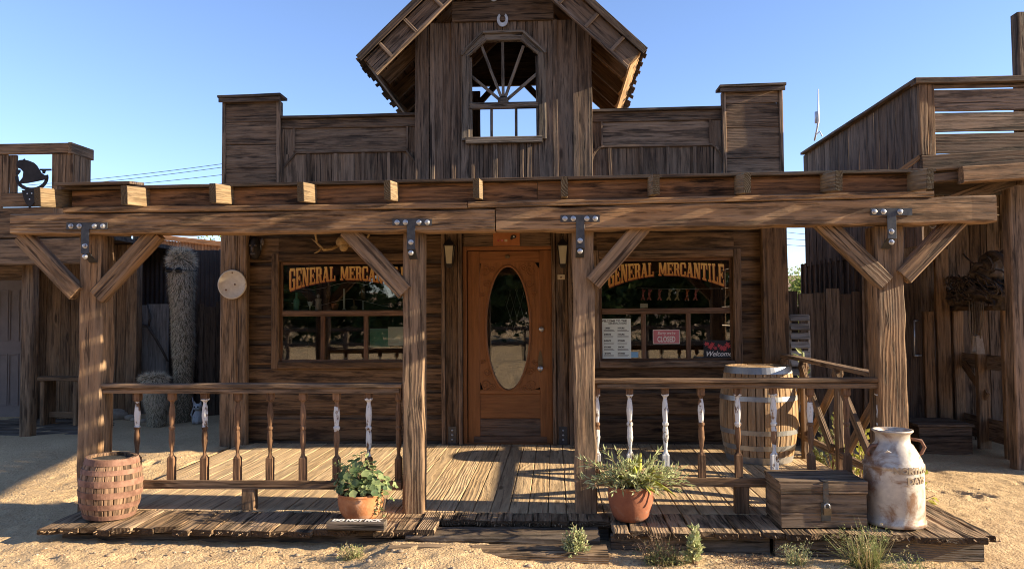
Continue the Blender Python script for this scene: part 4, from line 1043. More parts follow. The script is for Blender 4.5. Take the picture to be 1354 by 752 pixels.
# chest
a=at(1031,690,Z=DZ); b=at(1146,690,Z=DZ); yf=5.2; x0=at(1033,660,Y=yf).x; x1=at(1146,660,Y=yf).x; zt=at(1090,637,Y=yf).z; dp=.36
t=thing('wooden_chest','old wooden chest with an iron hasp and padlock on the deck beside the milk can','chest',((x0+x1)/2,yf+dp/2,DZ))
zl=zt-.075
q=MB(); hboard(q,x0,x1,yf,DZ+.004,DZ+.1,t=.02,j=.002); hboard(q,x0,x1,yf+.002,DZ+.103,zl-.003,t=.02,j=.002)
for xx in (x0+.012,x1-.012): board(q,(xx,yf+.024,DZ+(zl-DZ)/2),(xx,yf+dp,DZ+(zl-DZ)/2),(0,0,1),zl-DZ-.006,.02)
hboard(q,x0,x1,yf+dp,DZ+.004,zl,t=.02); board(q,(x0+.02,yf+dp/2,DZ+.02),(x1-.02,yf+dp/2,DZ+.02),(0,1,0),dp-.03,.02)
q.build('box',M['chest'],t)
q=MB(); hboard(q,x0-.006,x1+.006,yf-.01,zl,zt-.012,t=.02,j=.002)
for xx in (x0+.006,x1-.006): board(q,(xx,yf+.012,(zl+zt-.012)/2),(xx,yf+dp+.01,(zl+zt-.012)/2),(0,0,1),zt-.012-zl,.02)
for (p_,w_) in ((yf+dp*.27,dp*.56),(yf+dp*.8,dp*.48)): board(q,(x0-.012,p_,zt-.004),(x1+.01,p_,zt-.004),(0,1,0),w_,.018,j=.002)
q.build('lid',M['chest'],t)
xc_=(x0+x1)/2+.01; q=MB(); box(q,xc_-.017,xc_+.017,yf-.0145,yf-.0105,zl-.06,zt-.0); box(q,xc_-.017,xc_+.017,yf-.014,yf+.09,zt+.006,zt+.009); box(q,xc_-.03,xc_+.03,yf-.006,yf-.0015,DZ+.05,zl-.062); hs=q.build('hasp',M['plate'],t)
lk_=MB(); pts=[(xc_-.016,yf-.03,zl-.09)]+[(xc_+.016*math.cos(a),yf-.03,zl-.075+.016*math.sin(a)) for a in np.linspace(PI,0,9)]+[(xc_+.016,yf-.03,zl-.09)]; tube(lk_,pts,.0045,8); lk_.build('padlock_shackle',M['bolt'],t)
lk_=MB(); box(lk_,xc_-.024,xc_+.024,yf-.04,yf-.018,zl-.13,zl-.088); lk_.build('padlock',M['brass'],t)

# ---- pots and plants
def pot(name,label,u,vb,vt,rt,mat):
    g0=at(u,vb,Z=DZ); y=g0.y+rt*.75; x=at(u,(vb+vt)/2,Y=y).x; z0=DZ+.003; h=at(u,vt,Y=y).z-z0
    t=thing(name,label,'potted plant',(x,y,DZ),'clay pots with plants on the deck edge'); q=MB()
    pr_=[(rt*.68,0),(rt*.8,h*.12),(rt*.93,h*.35),(rt*1.0,h*.6),(rt*1.0,h*.8),(rt*.97,h*.88),(rt*.98,h*.91),(rt*1.0,h*.93),(rt*.99,h*1.0),(rt*.95,h*1.0),(rt*.9,h*.9),(rt*.88,h*.86)]
    lathe(q,pr_,(x,y,z0),44); q.build('clay_pot',mat,t)
    q=MB(); lathe(q,[(rt*.9,h*.87),(rt*.5,h*.93),(0,h*.94)],(x,y,z0),20); q.build('soil',M['soil'],t)
    return t,Vector((x,y,z0+h)),h
t,c,h=pot('potted_geranium','rounded orange clay pot of green round-leaved geranium left of the door',477,690,650,.158,M['terra'])
q=MB(); st_=MB()
for i in range(330):
    d=rdir(-.1,1); rr=RN.uniform(.06,.2)*(1+.25*math.sin(d.x*5+2)); p=c+Vector((d.x*rr*1.2,d.y*rr,.02+abs(d.z)*rr*1.15+.0))
    if RN.random()<.1: p+=Vector((jit(.1),-.03,-.08))
    nrm=(d+Vector((0,-.5,.6))+rdir()*.5).normalized(); s=nrm.cross(Vector((0,0,1))).normalized(); u_=s.cross(nrm); R_=RN.uniform(.01,.03); V=[p+nrm*-.004]
    for k in range(9): a=2*PI*k/9; V.append(p+(s*math.cos(a)+u_*math.sin(a))*R_*(1+.12*(-1)**k)+nrm*.004*(k%2))
    q.add(V,[(0,k+1,(k+1)%9+1) for k in range(9)],None,RN.random()**1.3,True)
    if i%4==0: tube(st_,[c+Vector((jit(.04),jit(.04),-.03)),(c+p)/2+Vector((0,0,.02)),p],.0025,4)
for k in range(7):
    a=c+Vector((jit(.08),jit(.05),.1)); b=a+Vector((RN.uniform(-.14,.05),jit(.06),RN.uniform(.08,.15))); tube(st_,[a,b],.002,4)
    for s_ in range(6): leaf(q,a+(b-a)*(.5+.1*s_),rdir(0,1),.035,.02,1.0)
for k in range(6):
    a=c+Vector((.12+jit(.03),-.06,.02)); b=a+Vector((.05+jit(.03),-.03,-.16+jit(.05))); tube(st_,[a,(a+b)/2+Vector((.04,0,.03)),b],.002,4)
    for s_ in range(4): leaf(q,a+(b-a)*(.3+.2*s_),rdir(-.5,.5),.03,.02,.9)
q.build('leaves',M['geranium'],t); st_.build('stems',M['dryred'],t)

t,c,h=pot('potted_succulent','dark red clay pot of spiky silver-green plant with yellow fleshy leaves right of the door',834,692,640,.155,M['terra2'])
q=MB(); st_=MB()
for i in range(64):
    a0=c+Vector((jit(.09),jit(.07),-.01)); d=rdir(.1,1); d.x*=1.15; d=d.normalized(); L=RN.uniform(.18,.40); b=a0+d*L+Vector((0,0,-.12*L)); m_=(a0+b)/2+Vector((0,0,.04))
    tube(st_,[a0,m_,b],.0022,4)
    for s_ in range(22):
        f=.25+.75*s_/22; p=a0.lerp(m_,min(1,f*2)) if f<.5 else m_.lerp(b,f*2-1); leaf(q,p,(d+rdir()*.8),RN.uniform(.035,.07),.011,RN.random(),.1)
q.build('silver_leaves',M['sage'],t)
q=MB()
for (dx,dz,bz,L) in ((.02,1.1,.1,.22),(.12,.5,.5,.22),(.2,.55,.9,.26),(.26,.25,.9,.24),(.07,.2,1.2,.15),(-.05,.9,.2,.18),(.3,.6,.9,.2),(-.12,1.0,.15,.24),(.05,1.2,.1,.26),(.16,.9,.5,.26),(.34,.35,1.0,.26),(.25,.7,.8,.28),(-.25,.7,.5,.2)):
    p=c+Vector((RN.uniform(-.02,.08),-.05,0)); d=Vector((dx*2.2,-.3,dz)).normalized(); V=[];Fc=[];n=8
    for i in range(n+1):
        f=i/n; cc=p+d*L*f+Vector((0,0,-bz*L*f*f*.6)); w_=.021*(math.sin(PI*min(1,f*.85+.12)))**.7; sd=Vector((d.z,0,-d.x)).normalized()
        V+=[cc-sd*w_,cc+Vector((0,-.008,0)),cc+sd*w_,cc+Vector((0,.006,0))]
    for i in range(n):
        for k in range(4): k2=(k+1)%4; Fc.append((4*i+k,4*i+k2,4*i+4+k2,4*i+4+k))
    q.add(V,Fc,None,RN.random(),True)
q.build('fleshy_leaf',M['aloe'],t); 
q=MB()
for i in range(40): blade(st_ if i%2 else q,c+Vector((jit(.1),jit(.08),0)),rdir(.1,1),RN.uniform(.06,.16),.006,.6,RN.random())
q.build('dry_tuft',M['dry'],t); st_.build('stems',M['dryred'],t)

# painted plank in front of the left pot
a=at(432,705,Y=5.05); b=at(508,705,Y=5.05)
zb0=DZ
t=thing('painted_plank','short plank painted with white words lying on the deck edge below the left flower pot','plank',((a.x+b.x)/2,5.09,DZ))
q=MB(); z1=DZ+.058; board(q,(a.x,5.09,z1-.028),(b.x,5.09,z1-.026),(0,1,0),.1,.055,j=.002); pk=q.build('board',M['step'],t)
V,Fc=text_polys('DO NOT PICK',.06,.003,extr=.0005); L_=b.x-a.x; sx=L_*.86/(max(v[0] for v in V)-min(v[0] for v in V)); q=MB()
q.add([((a.x+b.x)/2+v[0]*sx,5.062+v[1]*1.25,z1+.0035+v[2]) for v in V],Fc); q.build('painted_words',M['white'],pk)

# ---- weeds
def sagebush(name,label,u,v,R_,H,n,mat,grp=None,y=None,cat='shrub',ls=.025,lw=.012):
    p=at(u,v,Z=-.02); 
    if y: p=at(u,v,Y=y)
    p.z=gh(p.x,p.y)-.01; t=thing(name,label,cat,tuple(p),grp); q=MB(); s_=MB()
    for i in range(n):
        d=rdir(.25,1); d=Vector((d.x*R_,d.y*R_,d.z*H)); e=p+d*RN.uniform(.75,1.05); tube(s_,[p+Vector((jit(.02),jit(.02),0)),p+d*.5+Vector((0,0,.02)),e],.0018,4)
        for k in range(24):
            f=.3+.7*k/24; leaf(q,p.lerp(e,f)+rdir()*.006,(d.normalized()+rdir()*.9),RN.uniform(ls*.6,ls),lw,RN.random(),.15)
    q.build('leaves',mat,t); s_.build('twigs',M['dryred'],t); return t
sagebush('sage_bush','small grey-green bush on the sand below the right-hand door post',761,704,.1,.22,70,M['sage'],y=4.95)
sagebush('leafy_weed','pale upright broad-leaved weed on the sand in front of the right deck edge',918,728,.07,.27,14,M['sage'],y=4.93,cat='weed',ls=.05,lw=.022)
def tuft(name,label,u,v,R_,H,n,mat,y,grp='weeds along the deck edge',cat='weed',w_=.004,mat2=None):
    p=at(u,v,Y=y); p.z=gh(p.x,p.y)-.01; t=thing(name,label,cat,tuple(p),grp); q=MB(); q2=MB()
    for i in range(n):
        d=rdir(.25,1); d=Vector((d.x*R_/H,d.y*R_/H,d.z)); b=p+Vector((jit(R_*.45),jit(R_*.3),0)); L=H*RN.uniform(.5,1.1)
        tgt=q2 if (mat2 and i%3==0) else q
        blade(tgt,b,d,L,w_,RN.uniform(.05,.6),RN.random())
        if RN.random()<.35:
            e=b+d.normalized()*L*.7
            for k in range(4): leaf(tgt,e+rdir()*.012,rdir(0,1),.018,.006,RN.random())
    q.build('blades',mat,t)
    if mat2: q2.build('dry_blades',mat2,t)
    return t
tuft('dry_weed','low tangled weed with reddish dry base right of the dark clay pot',878,728,.17,.18,420,M['weed'],4.95,mat2=M['dryred'])
tuft('dry_weed','thin dry twiggy weed climbing the deck edge right of the dark clay pot',868,705,.16,.26,130,M['dryred'],5.0,w_=.003)
tuft('dry_weed','small pale weed on the sand under the left painted plank',466,722,.1,.13,170,M['weed'],4.9,mat2=M['dry'])
tuft('dry_weed','small grey spiky weed on the sand in front of the chest',1052,718,.11,.2,170,M['sage'],4.97,mat2=M['dry'])
tuft('dry_weed','tall yellowish grass tuft between the chest and the milk can',1143,725,.17,.36,420,M['weed'],4.95,mat2=M['dry'])
tuft('dry_weed','sparse dry stalks in front of the milk can at the right',1207,728,.16,.16,90,M['weed'],4.93,mat2=M['dry'])
tuft('dry_weed','withered brown litter of stems along the deck edge below the chest',985,716,.4,.09,380,M['dryred'],4.99,w_=.003)
tuft('dry_weed','faint dry stalks at the far right front corner of the deck',1240,732,.13,.16,26,M['dry'],4.9)
q=MB()
for i in range(420):
    x=RN.uniform(-4.4,4.4); y=RN.uniform(3.9,5.05)+ (0 if RN.random()<.6 else .0)
    if RN.random()<.45: y=4.86+abs(jit(.16)); 
    z=gh(x,y)+.004; a=RN.uniform(0,6.3); L=RN.uniform(.015,.07)
    if RN.random()<.5: tube(q,[(x,y,z),(x+math.cos(a)*L,y+math.sin(a)*L,z+.004)],RN.uniform(.0008,.002),4)
    else: leaf(q,(x,y,z),(math.cos(a),math.sin(a),.15),L*.5,L*.25,RN.random(),.2)
tag(q.build('dry_litter',M['dryred']),'scattered dry twigs and leaf bits on the sand along the deck','litter',kind='stuff')
# plants beyond the side railing
for (u,y,R_,H,lab) in ((1140,6.3,.22,.5,'yellow-green leafy plant growing outside the side railing near the post'),(1108,7.2,.22,.6,'yellow-green leafy plant growing outside the side railing at its middle'),(1075,7.9,.2,.75,'leafy plant growing outside the far end of the side railing')):
    x=2.43+.32; t=thing('garden_plant',lab,'plant',(x,y,gh(x,y)-.01),'plants outside the side railing'); q=MB(); s_=MB(); p=Vector((x,y,gh(x,y)-.01))
    for i in range(26):
        d=rdir(.1,1); e=p+Vector((d.x*R_,d.y*R_*1.3,d.z*H)); tube(s_,[p,p.lerp(e,.5)+Vector((0,0,.03)),e],.003,4)
        for k in range(9): leaf(q,p.lerp(e,.35+.07*k),d+rdir()*.9,RN.uniform(.04,.085),.04,RN.random(),.2)
    q.build('leaves',M['aloe'] if u>1100 else M['weed'],t); s_.build('stems',M['dryred'],t)
# tall pad plant at the end of the railing
x,y=at(1064,470,Y=8.1).x,8.1; t=thing('tall_weed','tall pale stalk with drooping leaves above the far end of the side railing','plant',(x,y,gh(x,y)-.01)); q=MB(); s_=MB(); p=Vector((x,y,gh(x,y)-.01)); e=p+Vector((-.05,-.1,1.18)); tube(s_,[p,p+Vector((0,.03,.6)),e],.014,6)
for k in range(10): leaf(q,p.lerp(e,.7+.32*k/10),rdir(-.1,.7),.12,.05,RN.random(),.25)
q.build('leaves',M['weed'],t); s_.build('stem',M['sage'],t)

# ------------------------------------------------------------------ things fixed on the store front
# enamel disc on the left pillar
ydk=YW-.115-.03; p=at(307,376,Y=ydk); rr=(at(326,376,Y=ydk).x-at(288,376,Y=ydk).x)/2
t=thing('enamel_lid','round chipped cream enamel lid hanging on the left corner pillar','lid',(p.x,ydk,p.z)); RX=Matrix.Rotation(R(90),3,'X')
q=MB(); lathe(q,[(rr*.4,-.028),(rr*.82,-.028),(rr*.97,-.015),(rr,.0),(rr,.006),(rr*.93,.01),(rr*.86,.0),(rr*.3,-.0),(0,-.002)],(p.x,ydk,p.z),44,tilt=RX); q.build('disc',M['enamel'],t)
q=MB(); 
for (dx,dz,s) in ((.03,.0,.010),(-.07,-.06,.011),(.0,.13,.009)): lathe(q,[(s,0),(s*.8,.004),(0,.006)],(p.x+dx,ydk-.002,p.z+dz),8,tilt=RX)
q.build('rust_spot',M['rust'],t)
# antlers and small skull over the left window
t=thing('antlers','bleached deer antlers on a skull plate hung above the left window','antlers',tuple(at(452,318,Y=YW-.05)))
sk=at(454,320,Y=YW-.06); q=MB(); ellipsoid(q,(sk.x,sk.y,sk.z),(.085,.05,.07),14,9,noise=.05); ellipsoid(q,(sk.x+.01,sk.y-.02,sk.z-.06),(.05,.035,.05),10,7,noise=.05); q.build('skull_plate',M['antler'],t)
def A_(u,v,d): return at(u,v,Y=YW-.06-d)
q=MB(); tube(q,[A_(447,325,.0),A_(438,329,.05),A_(428,330,.09),A_(424,326,.1),A_(418,320,.08),A_(412,316,.06)],[.02,.018,.016,.014,.01,.003],8)
tube(q,[A_(425,328,.1),A_(420,333,.12),A_(415,335,.13)],[.013,.009,.003],8); tube(q,[A_(419,320,.08),A_(417,310,.1),A_(416,300,.1)],[.012,.011,.004],8)
tube(q,[A_(461,325,.0),A_(470,323,.06),A_(480,320,.1),A_(487,312,.1),A_(492,304,.08)],[.02,.018,.015,.012,.003],8); tube(q,[A_(479,321,.1),A_(486,326,.12)],[.013,.003],8)
q.build('antler',M['antler'],t)
# dark carved face by the left window
p=at(336,328,Y=YW-.05); t=thing('carved_mask','small dark carved face on the wall beside the left pillar','mask',(p.x,YW-.03,p.z)); q=MB(); ellipsoid(q,(p.x,YW-.03,p.z),(.075,.06,.13),14,10,noise=.03); q.build('face',M['blackmetal'],t)
q=MB(); 
for sx in (-1,1): ellipsoid(q,(p.x+sx*.03,YW-.085,p.z+.03),(.018,.012,.014)); ellipsoid(q,(p.x+sx*.085,YW-.03,p.z+.07),(.025,.02,.045),8,6)
ellipsoid(q,(p.x,YW-.09,p.z-.01),(.016,.02,.035)); box(q,p.x-.03,p.x+.03,YW-.09,YW-.07,p.z-.075,p.z-.06); q.build('features',M['leather'],t)
# horseshoe on the gable
def horseshoe(c,r,mat,label,grp,y):
    t=thing('horseshoe',label,'horseshoe',(c.x,y,c.z),grp); q=MB(); V=[];Fc=[];n=22
    for i in range(n+1):
        a=R(-235)+R(290)*i/n ; wv=.016+.01*math.sin(PI*i/n)
        for (rr_,yy) in ((r-wv,y),(r+wv*.6,y),(r+wv*.6,y-.012),(r-wv,y-.012)): V.append((c.x+rr_*math.cos(a)*.82,yy,c.z+rr_*math.sin(a)*1.05))
    for i in range(n):
        for k in range(4): k2=(k+1)%4; Fc.append((4*i+k,4*i+k2,4*i+4+k2,4*i+4+k))
    Fc+=[(3,2,1,0),tuple(4*n+k for k in range(4))]; q.add(V,Fc); q.build('shoe',mat,t)
horseshoe(at(664.5,26,Y=YC-.04),.062,M['shoe'],'pale horseshoe nailed points up on the gable above the fan window',None,YC-.034)
horseshoe(at(653,0,Y=YC-.04)+Vector((0,0,.05)),.05,M['shoe'],'second pale horseshoe at the very top of the gable, cut by the photo edge',None,YC-.034)
# lanterns
for (u,lab) in ((594.5,'coach lantern with frosted panes on the pilaster left of the door'),(744,'coach lantern with frosted panes on the pilaster right of the door')):
    p=at(u,336,Y=YW-.13); zc=at(u,336,Y=YW-.13).z; t=thing('wall_lantern',lab,'lantern',(p.x,YW-.06,zc),'coach lanterns beside the door'); yl=YW-.15
    q=MB(); lathe(q,[(.045,-.11),(.072,.085)],(p.x,yl,zc),4,smooth=False,a0=PI/4); q.build('lantern_glass',M['frost'],t)
    q=MB()
    for k in range(4):
        a=PI/4+k*PI/2; tube(q,[(p.x+.047*math.cos(a),yl+.047*math.sin(a),zc-.11),(p.x+.075*math.cos(a),yl+.075*math.sin(a),zc+.09)],.006,5)
    lathe(q,[(.03,-.15),(.048,-.12),(.05,-.108),(0,-.105)],(p.x,yl,zc),4,smooth=False,a0=PI/4)
    lathe(q,[(.084,.088),(.086,.098),(.03,.15),(.012,.165),(.016,.18),(0,.19)],(p.x,yl,zc),4,smooth=False,a0=PI/4)
    box(q,p.x-.03,p.x+.03,YW-.056,YW-.05,zc-.09,zc+.13); tube(q,[(p.x,YW-.055,zc+.1),(p.x,YW-.1,zc+.19),(p.x,yl,zc+.17)],.007,6); q.build('lantern_frame',M['blackmetal'],t)
# doorbell plate, sign over the door
p=at(742,366.5,Y=YW-.06); t=thing('doorbell','small cream doorbell plate on the pilaster right of the door','doorbell',(p.x,YW-.05,p.z)); q=MB(); box(q,p.x-.04,p.x+.04,YW-.06,YW-.051,p.z-.025,p.z+.028); q.build('plate',M['cream'],t); q=MB(); lathe(q,[(.01,0),(.01,.006),(0,.008)],(p.x,YW-.06,p.z),10,tilt=RX); q.build('button',M['rust'],t)
Ys=YW-.07; a=at(652,325,Y=Ys); b=at(687,306,Y=Ys); t=thing('small_sign','small orange painted board with three tiny pictures above the door','sign',((a.x+b.x)/2,Ys,a.z))
q=MB(); box(q,a.x,b.x,Ys,Ys+.025,a.z,b.z+.02); q.build('board',M['orange'],t)
for (u,v,m,w_,h_) in ((659,318,'redprint',.02,.018),(664,318,'pink',.022,.02),(669,318,'cream',.03,.026)): 
    p=at(u,v,Y=Ys); q=MB(); box(q,p.x-w_/2,p.x+w_/2,Ys-.003,Ys-.0005,p.z-h_/2,p.z+h_/2); q.build('tiny_picture',M[m],t)
p=at(679,313,Y=Ys); q=MB(); ellipsoid(q,(p.x,Ys-.006,p.z),(.032,.006,.02)); ellipsoid(q,(p.x-.022,Ys-.006,p.z-.02),(.014,.005,.014)); q.build('painted_hat',M['blacksign'],t); q=MB(); ellipsoid(q,(p.x+.004,Ys-.013,p.z),(.01,.003,.008)); q.build('hat_badge',M['white'],t)

# ------------------------------------------------------------------ things in the windows
def card(name,label,cat,u0,v0,u1,v1,mat,Y=YW+.0205,grp=None,t_=.003):
    a=at(u0,v1,Y=Y); b=at(u1,v0,Y=Y); t=thing(name,label,cat,((a.x+b.x)/2,Y,a.z),grp); q=MB(); box(q,a.x,b.x,Y,Y+t_,a.z,b.z); q.build('sheet',M[mat],t); return t,a,b,Y
t,a,b,Yc=card('notice_sheet','tall pale printed notice sheet in the lower left pane of the right window','notice',795.5,421,834,475,'paper',Y=YW+.0085)
q=MB(); rn=random.Random(4); W_s=b.x-a.x; H_s=b.z-a.z
def txt_on(q,txt,x,z,h,Y,bold=0,sx=1.0):
    V,Fc=text_polys(txt,h,bold,extr=.0004); q.add([(x+v[0]*sx,Y-.001+v[2],z+v[1]) for v in V],Fc)
txt_on(q,'WELCOME TO THE',a.x+W_s*.42,b.z-.035,.03,Yc,.001,1.1); txt_on(q,'GENERAL STORE',a.x+W_s*.55,b.z-.06,.024,Yc,.0005,1.1)
for col_ in range(2):
    z=b.z-.11
    for k in range(5):
        xc=a.x+W_s*(.27+.46*col_); txt_on(q,rn.choice(['HOURS','OPEN','SHOPS','EVENTS','TOURS','GIFTS','STORES']),xc-.02,z,.022,Yc,.0012,1.0)
        for l in range(2): box(q,xc-.06,xc+.04+rn.uniform(0,.025),Yc-.0012,Yc-.0004,z-.016-.012*l,z-.012-.012*l)
        z-=.069
q.build('print',M['ink'],t)
t,a,b,Yc=card('closed_sign','faded pink closed sign in the lower middle pane of the right window','sign',863.5,435.5,898.5,454.5,'white',Y=YW+.0085)
q=MB(); box(q,a.x+.006,b.x-.006,Yc-.0015,Yc-.0005,a.z+.006,b.z-.006); pf=q.build('pink_field',M['pinksign'],t)
q=MB(); xm_=(a.x+b.x)/2; V,Fc=text_polys('CLOSED',.085,.002,extr=.0004); q.add([(xm_+v[0]*.62,Yc-.0028+v[2],a.z+.022+v[1]) for v in V],Fc); V,Fc=text_polys("Sorry we're",.04,.0005,.3,extr=.0004); q.add([(xm_+v[0],Yc-.0028+v[2],a.z+.105+v[1]) for v in V],Fc); q.build('words',M['white'],pf)
t,a,b,Yc=card('welcome_sign','black and red welcome sign in the lower right pane of the right window','sign',930.5,449.5,969,473,'blacksign',Y=YW+.0085)
q=MB(); xm_=(a.x+b.x)/2; V,Fc=text_polys('Welcome',.075,.001,.35,extr=.0004); q.add([(xm_+v[0]*.95,Yc-.002+v[2],a.z+.02+v[1]) for v in V],Fc); q.build('word',M['white'],t)
q=MB(); lay_=0
for k in range(16):
    u_=rn.uniform(.04,.86); z=rn.uniform(.48,.82); s_=rn.uniform(.02,.035); x=a.x+(b.x-a.x)*u_; zz=a.z+(b.z-a.z)*z; lay_+=1
    pts=[(x+s_*(1 if i%2 else .45)*math.cos(i*PI/5),Yc-.001-lay_*.0002,zz+s_*(1 if i%2 else .45)*math.sin(i*PI/5)) for i in range(10)]; q.add(pts,[tuple(range(10))])
q.build('red_flowers',M['redprint'],t)
card('blue_sticker','small light blue square sticker beside the notice sheet in the right window','sticker',834.5,465,844,472.5,'blue',Y=YW+.0085)
card('small_card','small white card standing on the middle rail inside the right window','card',846.5,401,856.5,407,'white')
# felt figures hanging in the right window
zst=at(880,381,Y=YW+.07).z
for i,(u,m) in enumerate(((850,'pink'),(858,'pink'),(872,'pink'),(884,'cream'),(895,'cream'),(908,'redfelt'),(919,'pink'))):
    c=at(u,390,Y=YW+.07); nm={'pink':'pink','cream':'cream','redfelt':'rust-red'}[m]
    plc=['leftmost one','second from left','third from left','fourth from left','fifth from left','sixth from left','rightmost one'][i]
    t=thing('hanging_figure',f'small {nm} felt figure hanging in the right window, {plc}','ornament',(c.x,YW+.07,c.z),'felt figures hanging in the right window')
    q=MB(); y=YW+.07; top=at(u,382,Y=y).z; bot=at(u,397,Y=y).z; H_=top-bot
    ln=jit(.02); pt=lambda fx,fz:(c.x+fx*H_+ln*fz,y,bot+H_*fz)
    for seg_ in ([pt(0,.98),pt(.02,.3)],[pt(0,.32),pt(-.16,.02)],[pt(.02,.32),pt(.16,.0)],[pt(.02,.72),pt(.2,.92)],[pt(.0,.7),pt(-.05,.98)]): tube(q,seg_,.0085,6)
    ellipsoid(q,(c.x+ln*.6,y,bot+H_*.55),(.013,.01,.03)); q.build('felt_body',M[m],t)
a=at(842,381,Y=YW+.07); b=at(960,381,Y=YW+.07); q=MB(); tube(q,[a,(a+b)/2-Vector((0,0,.008)),b],.0018,4); o=q.build('string',M['white'],None,loc=(a.x,a.y,a.z)); tag(o,'thin white string stretched across the right window','string')
# knick-knacks in the left window
a=at(372,410,Y=YW+.12); b=at(540,410,Y=YW+.12); zsf=at(450,409.5,Y=YW+.1).z
t=thing('window_shelf','narrow shelf behind the middle rail of the left window','shelf',((a.x+b.x)/2,YW+.16,zsf-.02)); q=MB(); box(q,a.x-.02,b.x+.02,YW+.06,YW+.22,zsf-.02,zsf); q.build('shelf_board',M['sash'],t)
def knick(name,label,cat,u,h,build_):
    p=at(u,408,Y=YW+.13); t=thing(name,label,cat,(p.x,YW+.13,zsf),'trinkets on the left window shelf'); q=MB(); m=build_(q,Vector((p.x,YW+.13,zsf)),h); q.build('body',M[m],t)
def k_skull(q,c,h): ellipsoid(q,c+Vector((0,0,h*.75)),(h*.28,h*.25,h*.25)); tube(q,[c+Vector((0,0,h*.6)),c+Vector((0,-.01,h*.12)),c],[h*.12,h*.07,h*.05],8); tube(q,[c+Vector((0,0,h*.8)),c+Vector((-h*.35,0,h)),],[.008,.003]); tube(q,[c+Vector((0,0,h*.8)),c+Vector((h*.35,0,h))],[.008,.003]); return 'paper'
def k_man(q,c,h): lathe(q,[(h*.2,0),(h*.16,h*.5),(h*.22,h*.62),(h*.08,h*.72),(0,h*.74)],c,12); ellipsoid(q,c+Vector((0,0,h*.84)),(h*.1,h*.1,h*.12)); return 'catgrey'
def k_pot(q,c,h): lathe(q,[(h*.4,0),(h*.5,h*.4),(h*.6,h*.9),(h*.66,h),(h*.5,h*.95),(0,h*.8)],c,16); return 'terra2'
def k_bowl(q,c,h): lathe(q,[(h*.1,0),(h*.32,h*.1),(h*.3,h*.3),(h*.06,h*.38),(h*.06,h*.9),(h*.1,h),(0,h)],c,16); return 'brass'
def k_candle(q,c,h): lathe(q,[(h*.12,0),(h*.05,h*.05),(h*.045,h),(0,h)],c,12); return 'paper'
def k_bottle(q,c,h): lathe(q,[(h*.16,0),(h*.17,h*.55),(h*.06,h*.72),(h*.06,h),(0,h)],c,14); return 'green'
knick('trinket','tiny white horned skull ornament on the shelf in the left window','ornament',410,.1,k_skull)
knick('trinket','grey figurine on the shelf in the left window','ornament',421,.19,k_man)
knick('trinket','small brown pot on the shelf in the left window','ornament',443,.07,k_pot)
knick('trinket','tall pale candle on the shelf in the left window','candle',455,.24,k_candle)
knick('trinket','small long-necked dish ornament on the shelf in the left window','ornament',468,.12,k_bowl)
knick('trinket','thin pin with a pale knob on the shelf in the left window','ornament',480,.1,k_candle)
knick('trinket','greenish bottle at the left end of the shelf in the left window','bottle',392,.2,k_bottle)
for i,(u,lab) in enumerate(((434,'grey dried bundle hanging in the left window, left one'),(480,'grey dried bundle hanging in the left window, right one'))):
    p=at(u,378,Y=YW+.15); t=thing('dried_bundle',lab,'dried herbs',(p.x,p.y,p.z),'dried bundles hanging in the left window'); q=MB()
    for k in range(60): blade(q,p+Vector((jit(.012),jit(.012),.0)),Vector((jit(.25),jit(.25),-1)),RN.uniform(.08,.16),.008,0,RN.random())
    tube(q,[p,p+Vector((0,0,.3))],.002,4); q.build('stalks',M['dryred'],t)
card('green_card','pale green card in the lower right pane of the left window','card',489,434,515,459,'green',Y=YW+.05)
card('paper_card','pale paper with a round stamp in the lower right corner of the left window','paper',513,432,536,457,'paper',Y=YW+.04)
for (v0,v1,lab) in ((378,382,'upper string of lights'),(400,404,'lower string of lights')):
    q=MB(); pts=[at(385+15*k,v0+5*math.sin(k*.9),Y=YW+.3) for k in range(10)]; tube(q,pts,.002,4); o=q.build('light_string',M['white'],None,loc=tuple(pts[0])); tag(o,f'thin pale {lab} draped inside the left window','string')

# ------------------------------------------------------------------ left yard
def hairy_cactus(name,label,u,vb,yv,H,r,lean,nh):
    p=at(u,vb,Y=yv); p.z=gh(p.x,p.y)-.03; t=thing(name,label,'cactus',tuple(p),'hairy cacti in the left yard'); q=MB()
    def ctr(f): return p+Vector((lean*f+.05*math.sin(f*5)*r*2,0,H*f))
    def rad(f): return r*(.72+.35*min(1,f*1.4))*(1 if f<.93 else math.sqrt(max(.02,1-((f-.93)/.07)**2)))*(1+.05*math.sin(f*17))
    n=28;m=40;V=[];Fc=[]
    for i in range(m+1):
        f=i/m; c=ctr(f)
        for k in range(n): a=2*PI*k/n; rr=rad(f)*(1-.07*(k%2)); V.append(c+Vector((rr*math.cos(a),rr*math.sin(a),0)))
    for i in range(m):
        for k in range(n): k2=(k+1)%n; Fc.append((i*n+k,i*n+k2,(i+1)*n+k2,(i+1)*n+k))
    Fc.append(tuple(m*n+k for k in range(n))); q.add(V,Fc,None,.5,True); q.build('column',M['cactus'],t)
    q=MB()
    for i in range(nh):
        f=RN.random()**.8*.99; a=RN.uniform(0,2*PI); c=ctr(f); rr=rad(f); o=Vector((math.cos(a),math.sin(a),0)); b=c+o*rr*.97
        upd=max(0,(f-.86)/.14)
        d=(o*RN.uniform(.3,.9)+Vector((jit(.5),jit(.5),-.9+1.9*upd))).normalized(); L=RN.uniform(.04,.1)*(.35+.65*f)*(1+upd*.3); s_=d.cross(o); s_=s_.normalized() if s_.length>.01 else Vector((1,0,0)); w_=.0028
        q.add([b-s_*w_,b+s_*w_,b+d*L+Vector((0,0,-.2*L))],[(0,1,2)],None,min(1,max(0,RN.uniform(-.2,.45)+f*.6)))
    q.build('hair',M['hair'],t); return t,ctr,rad
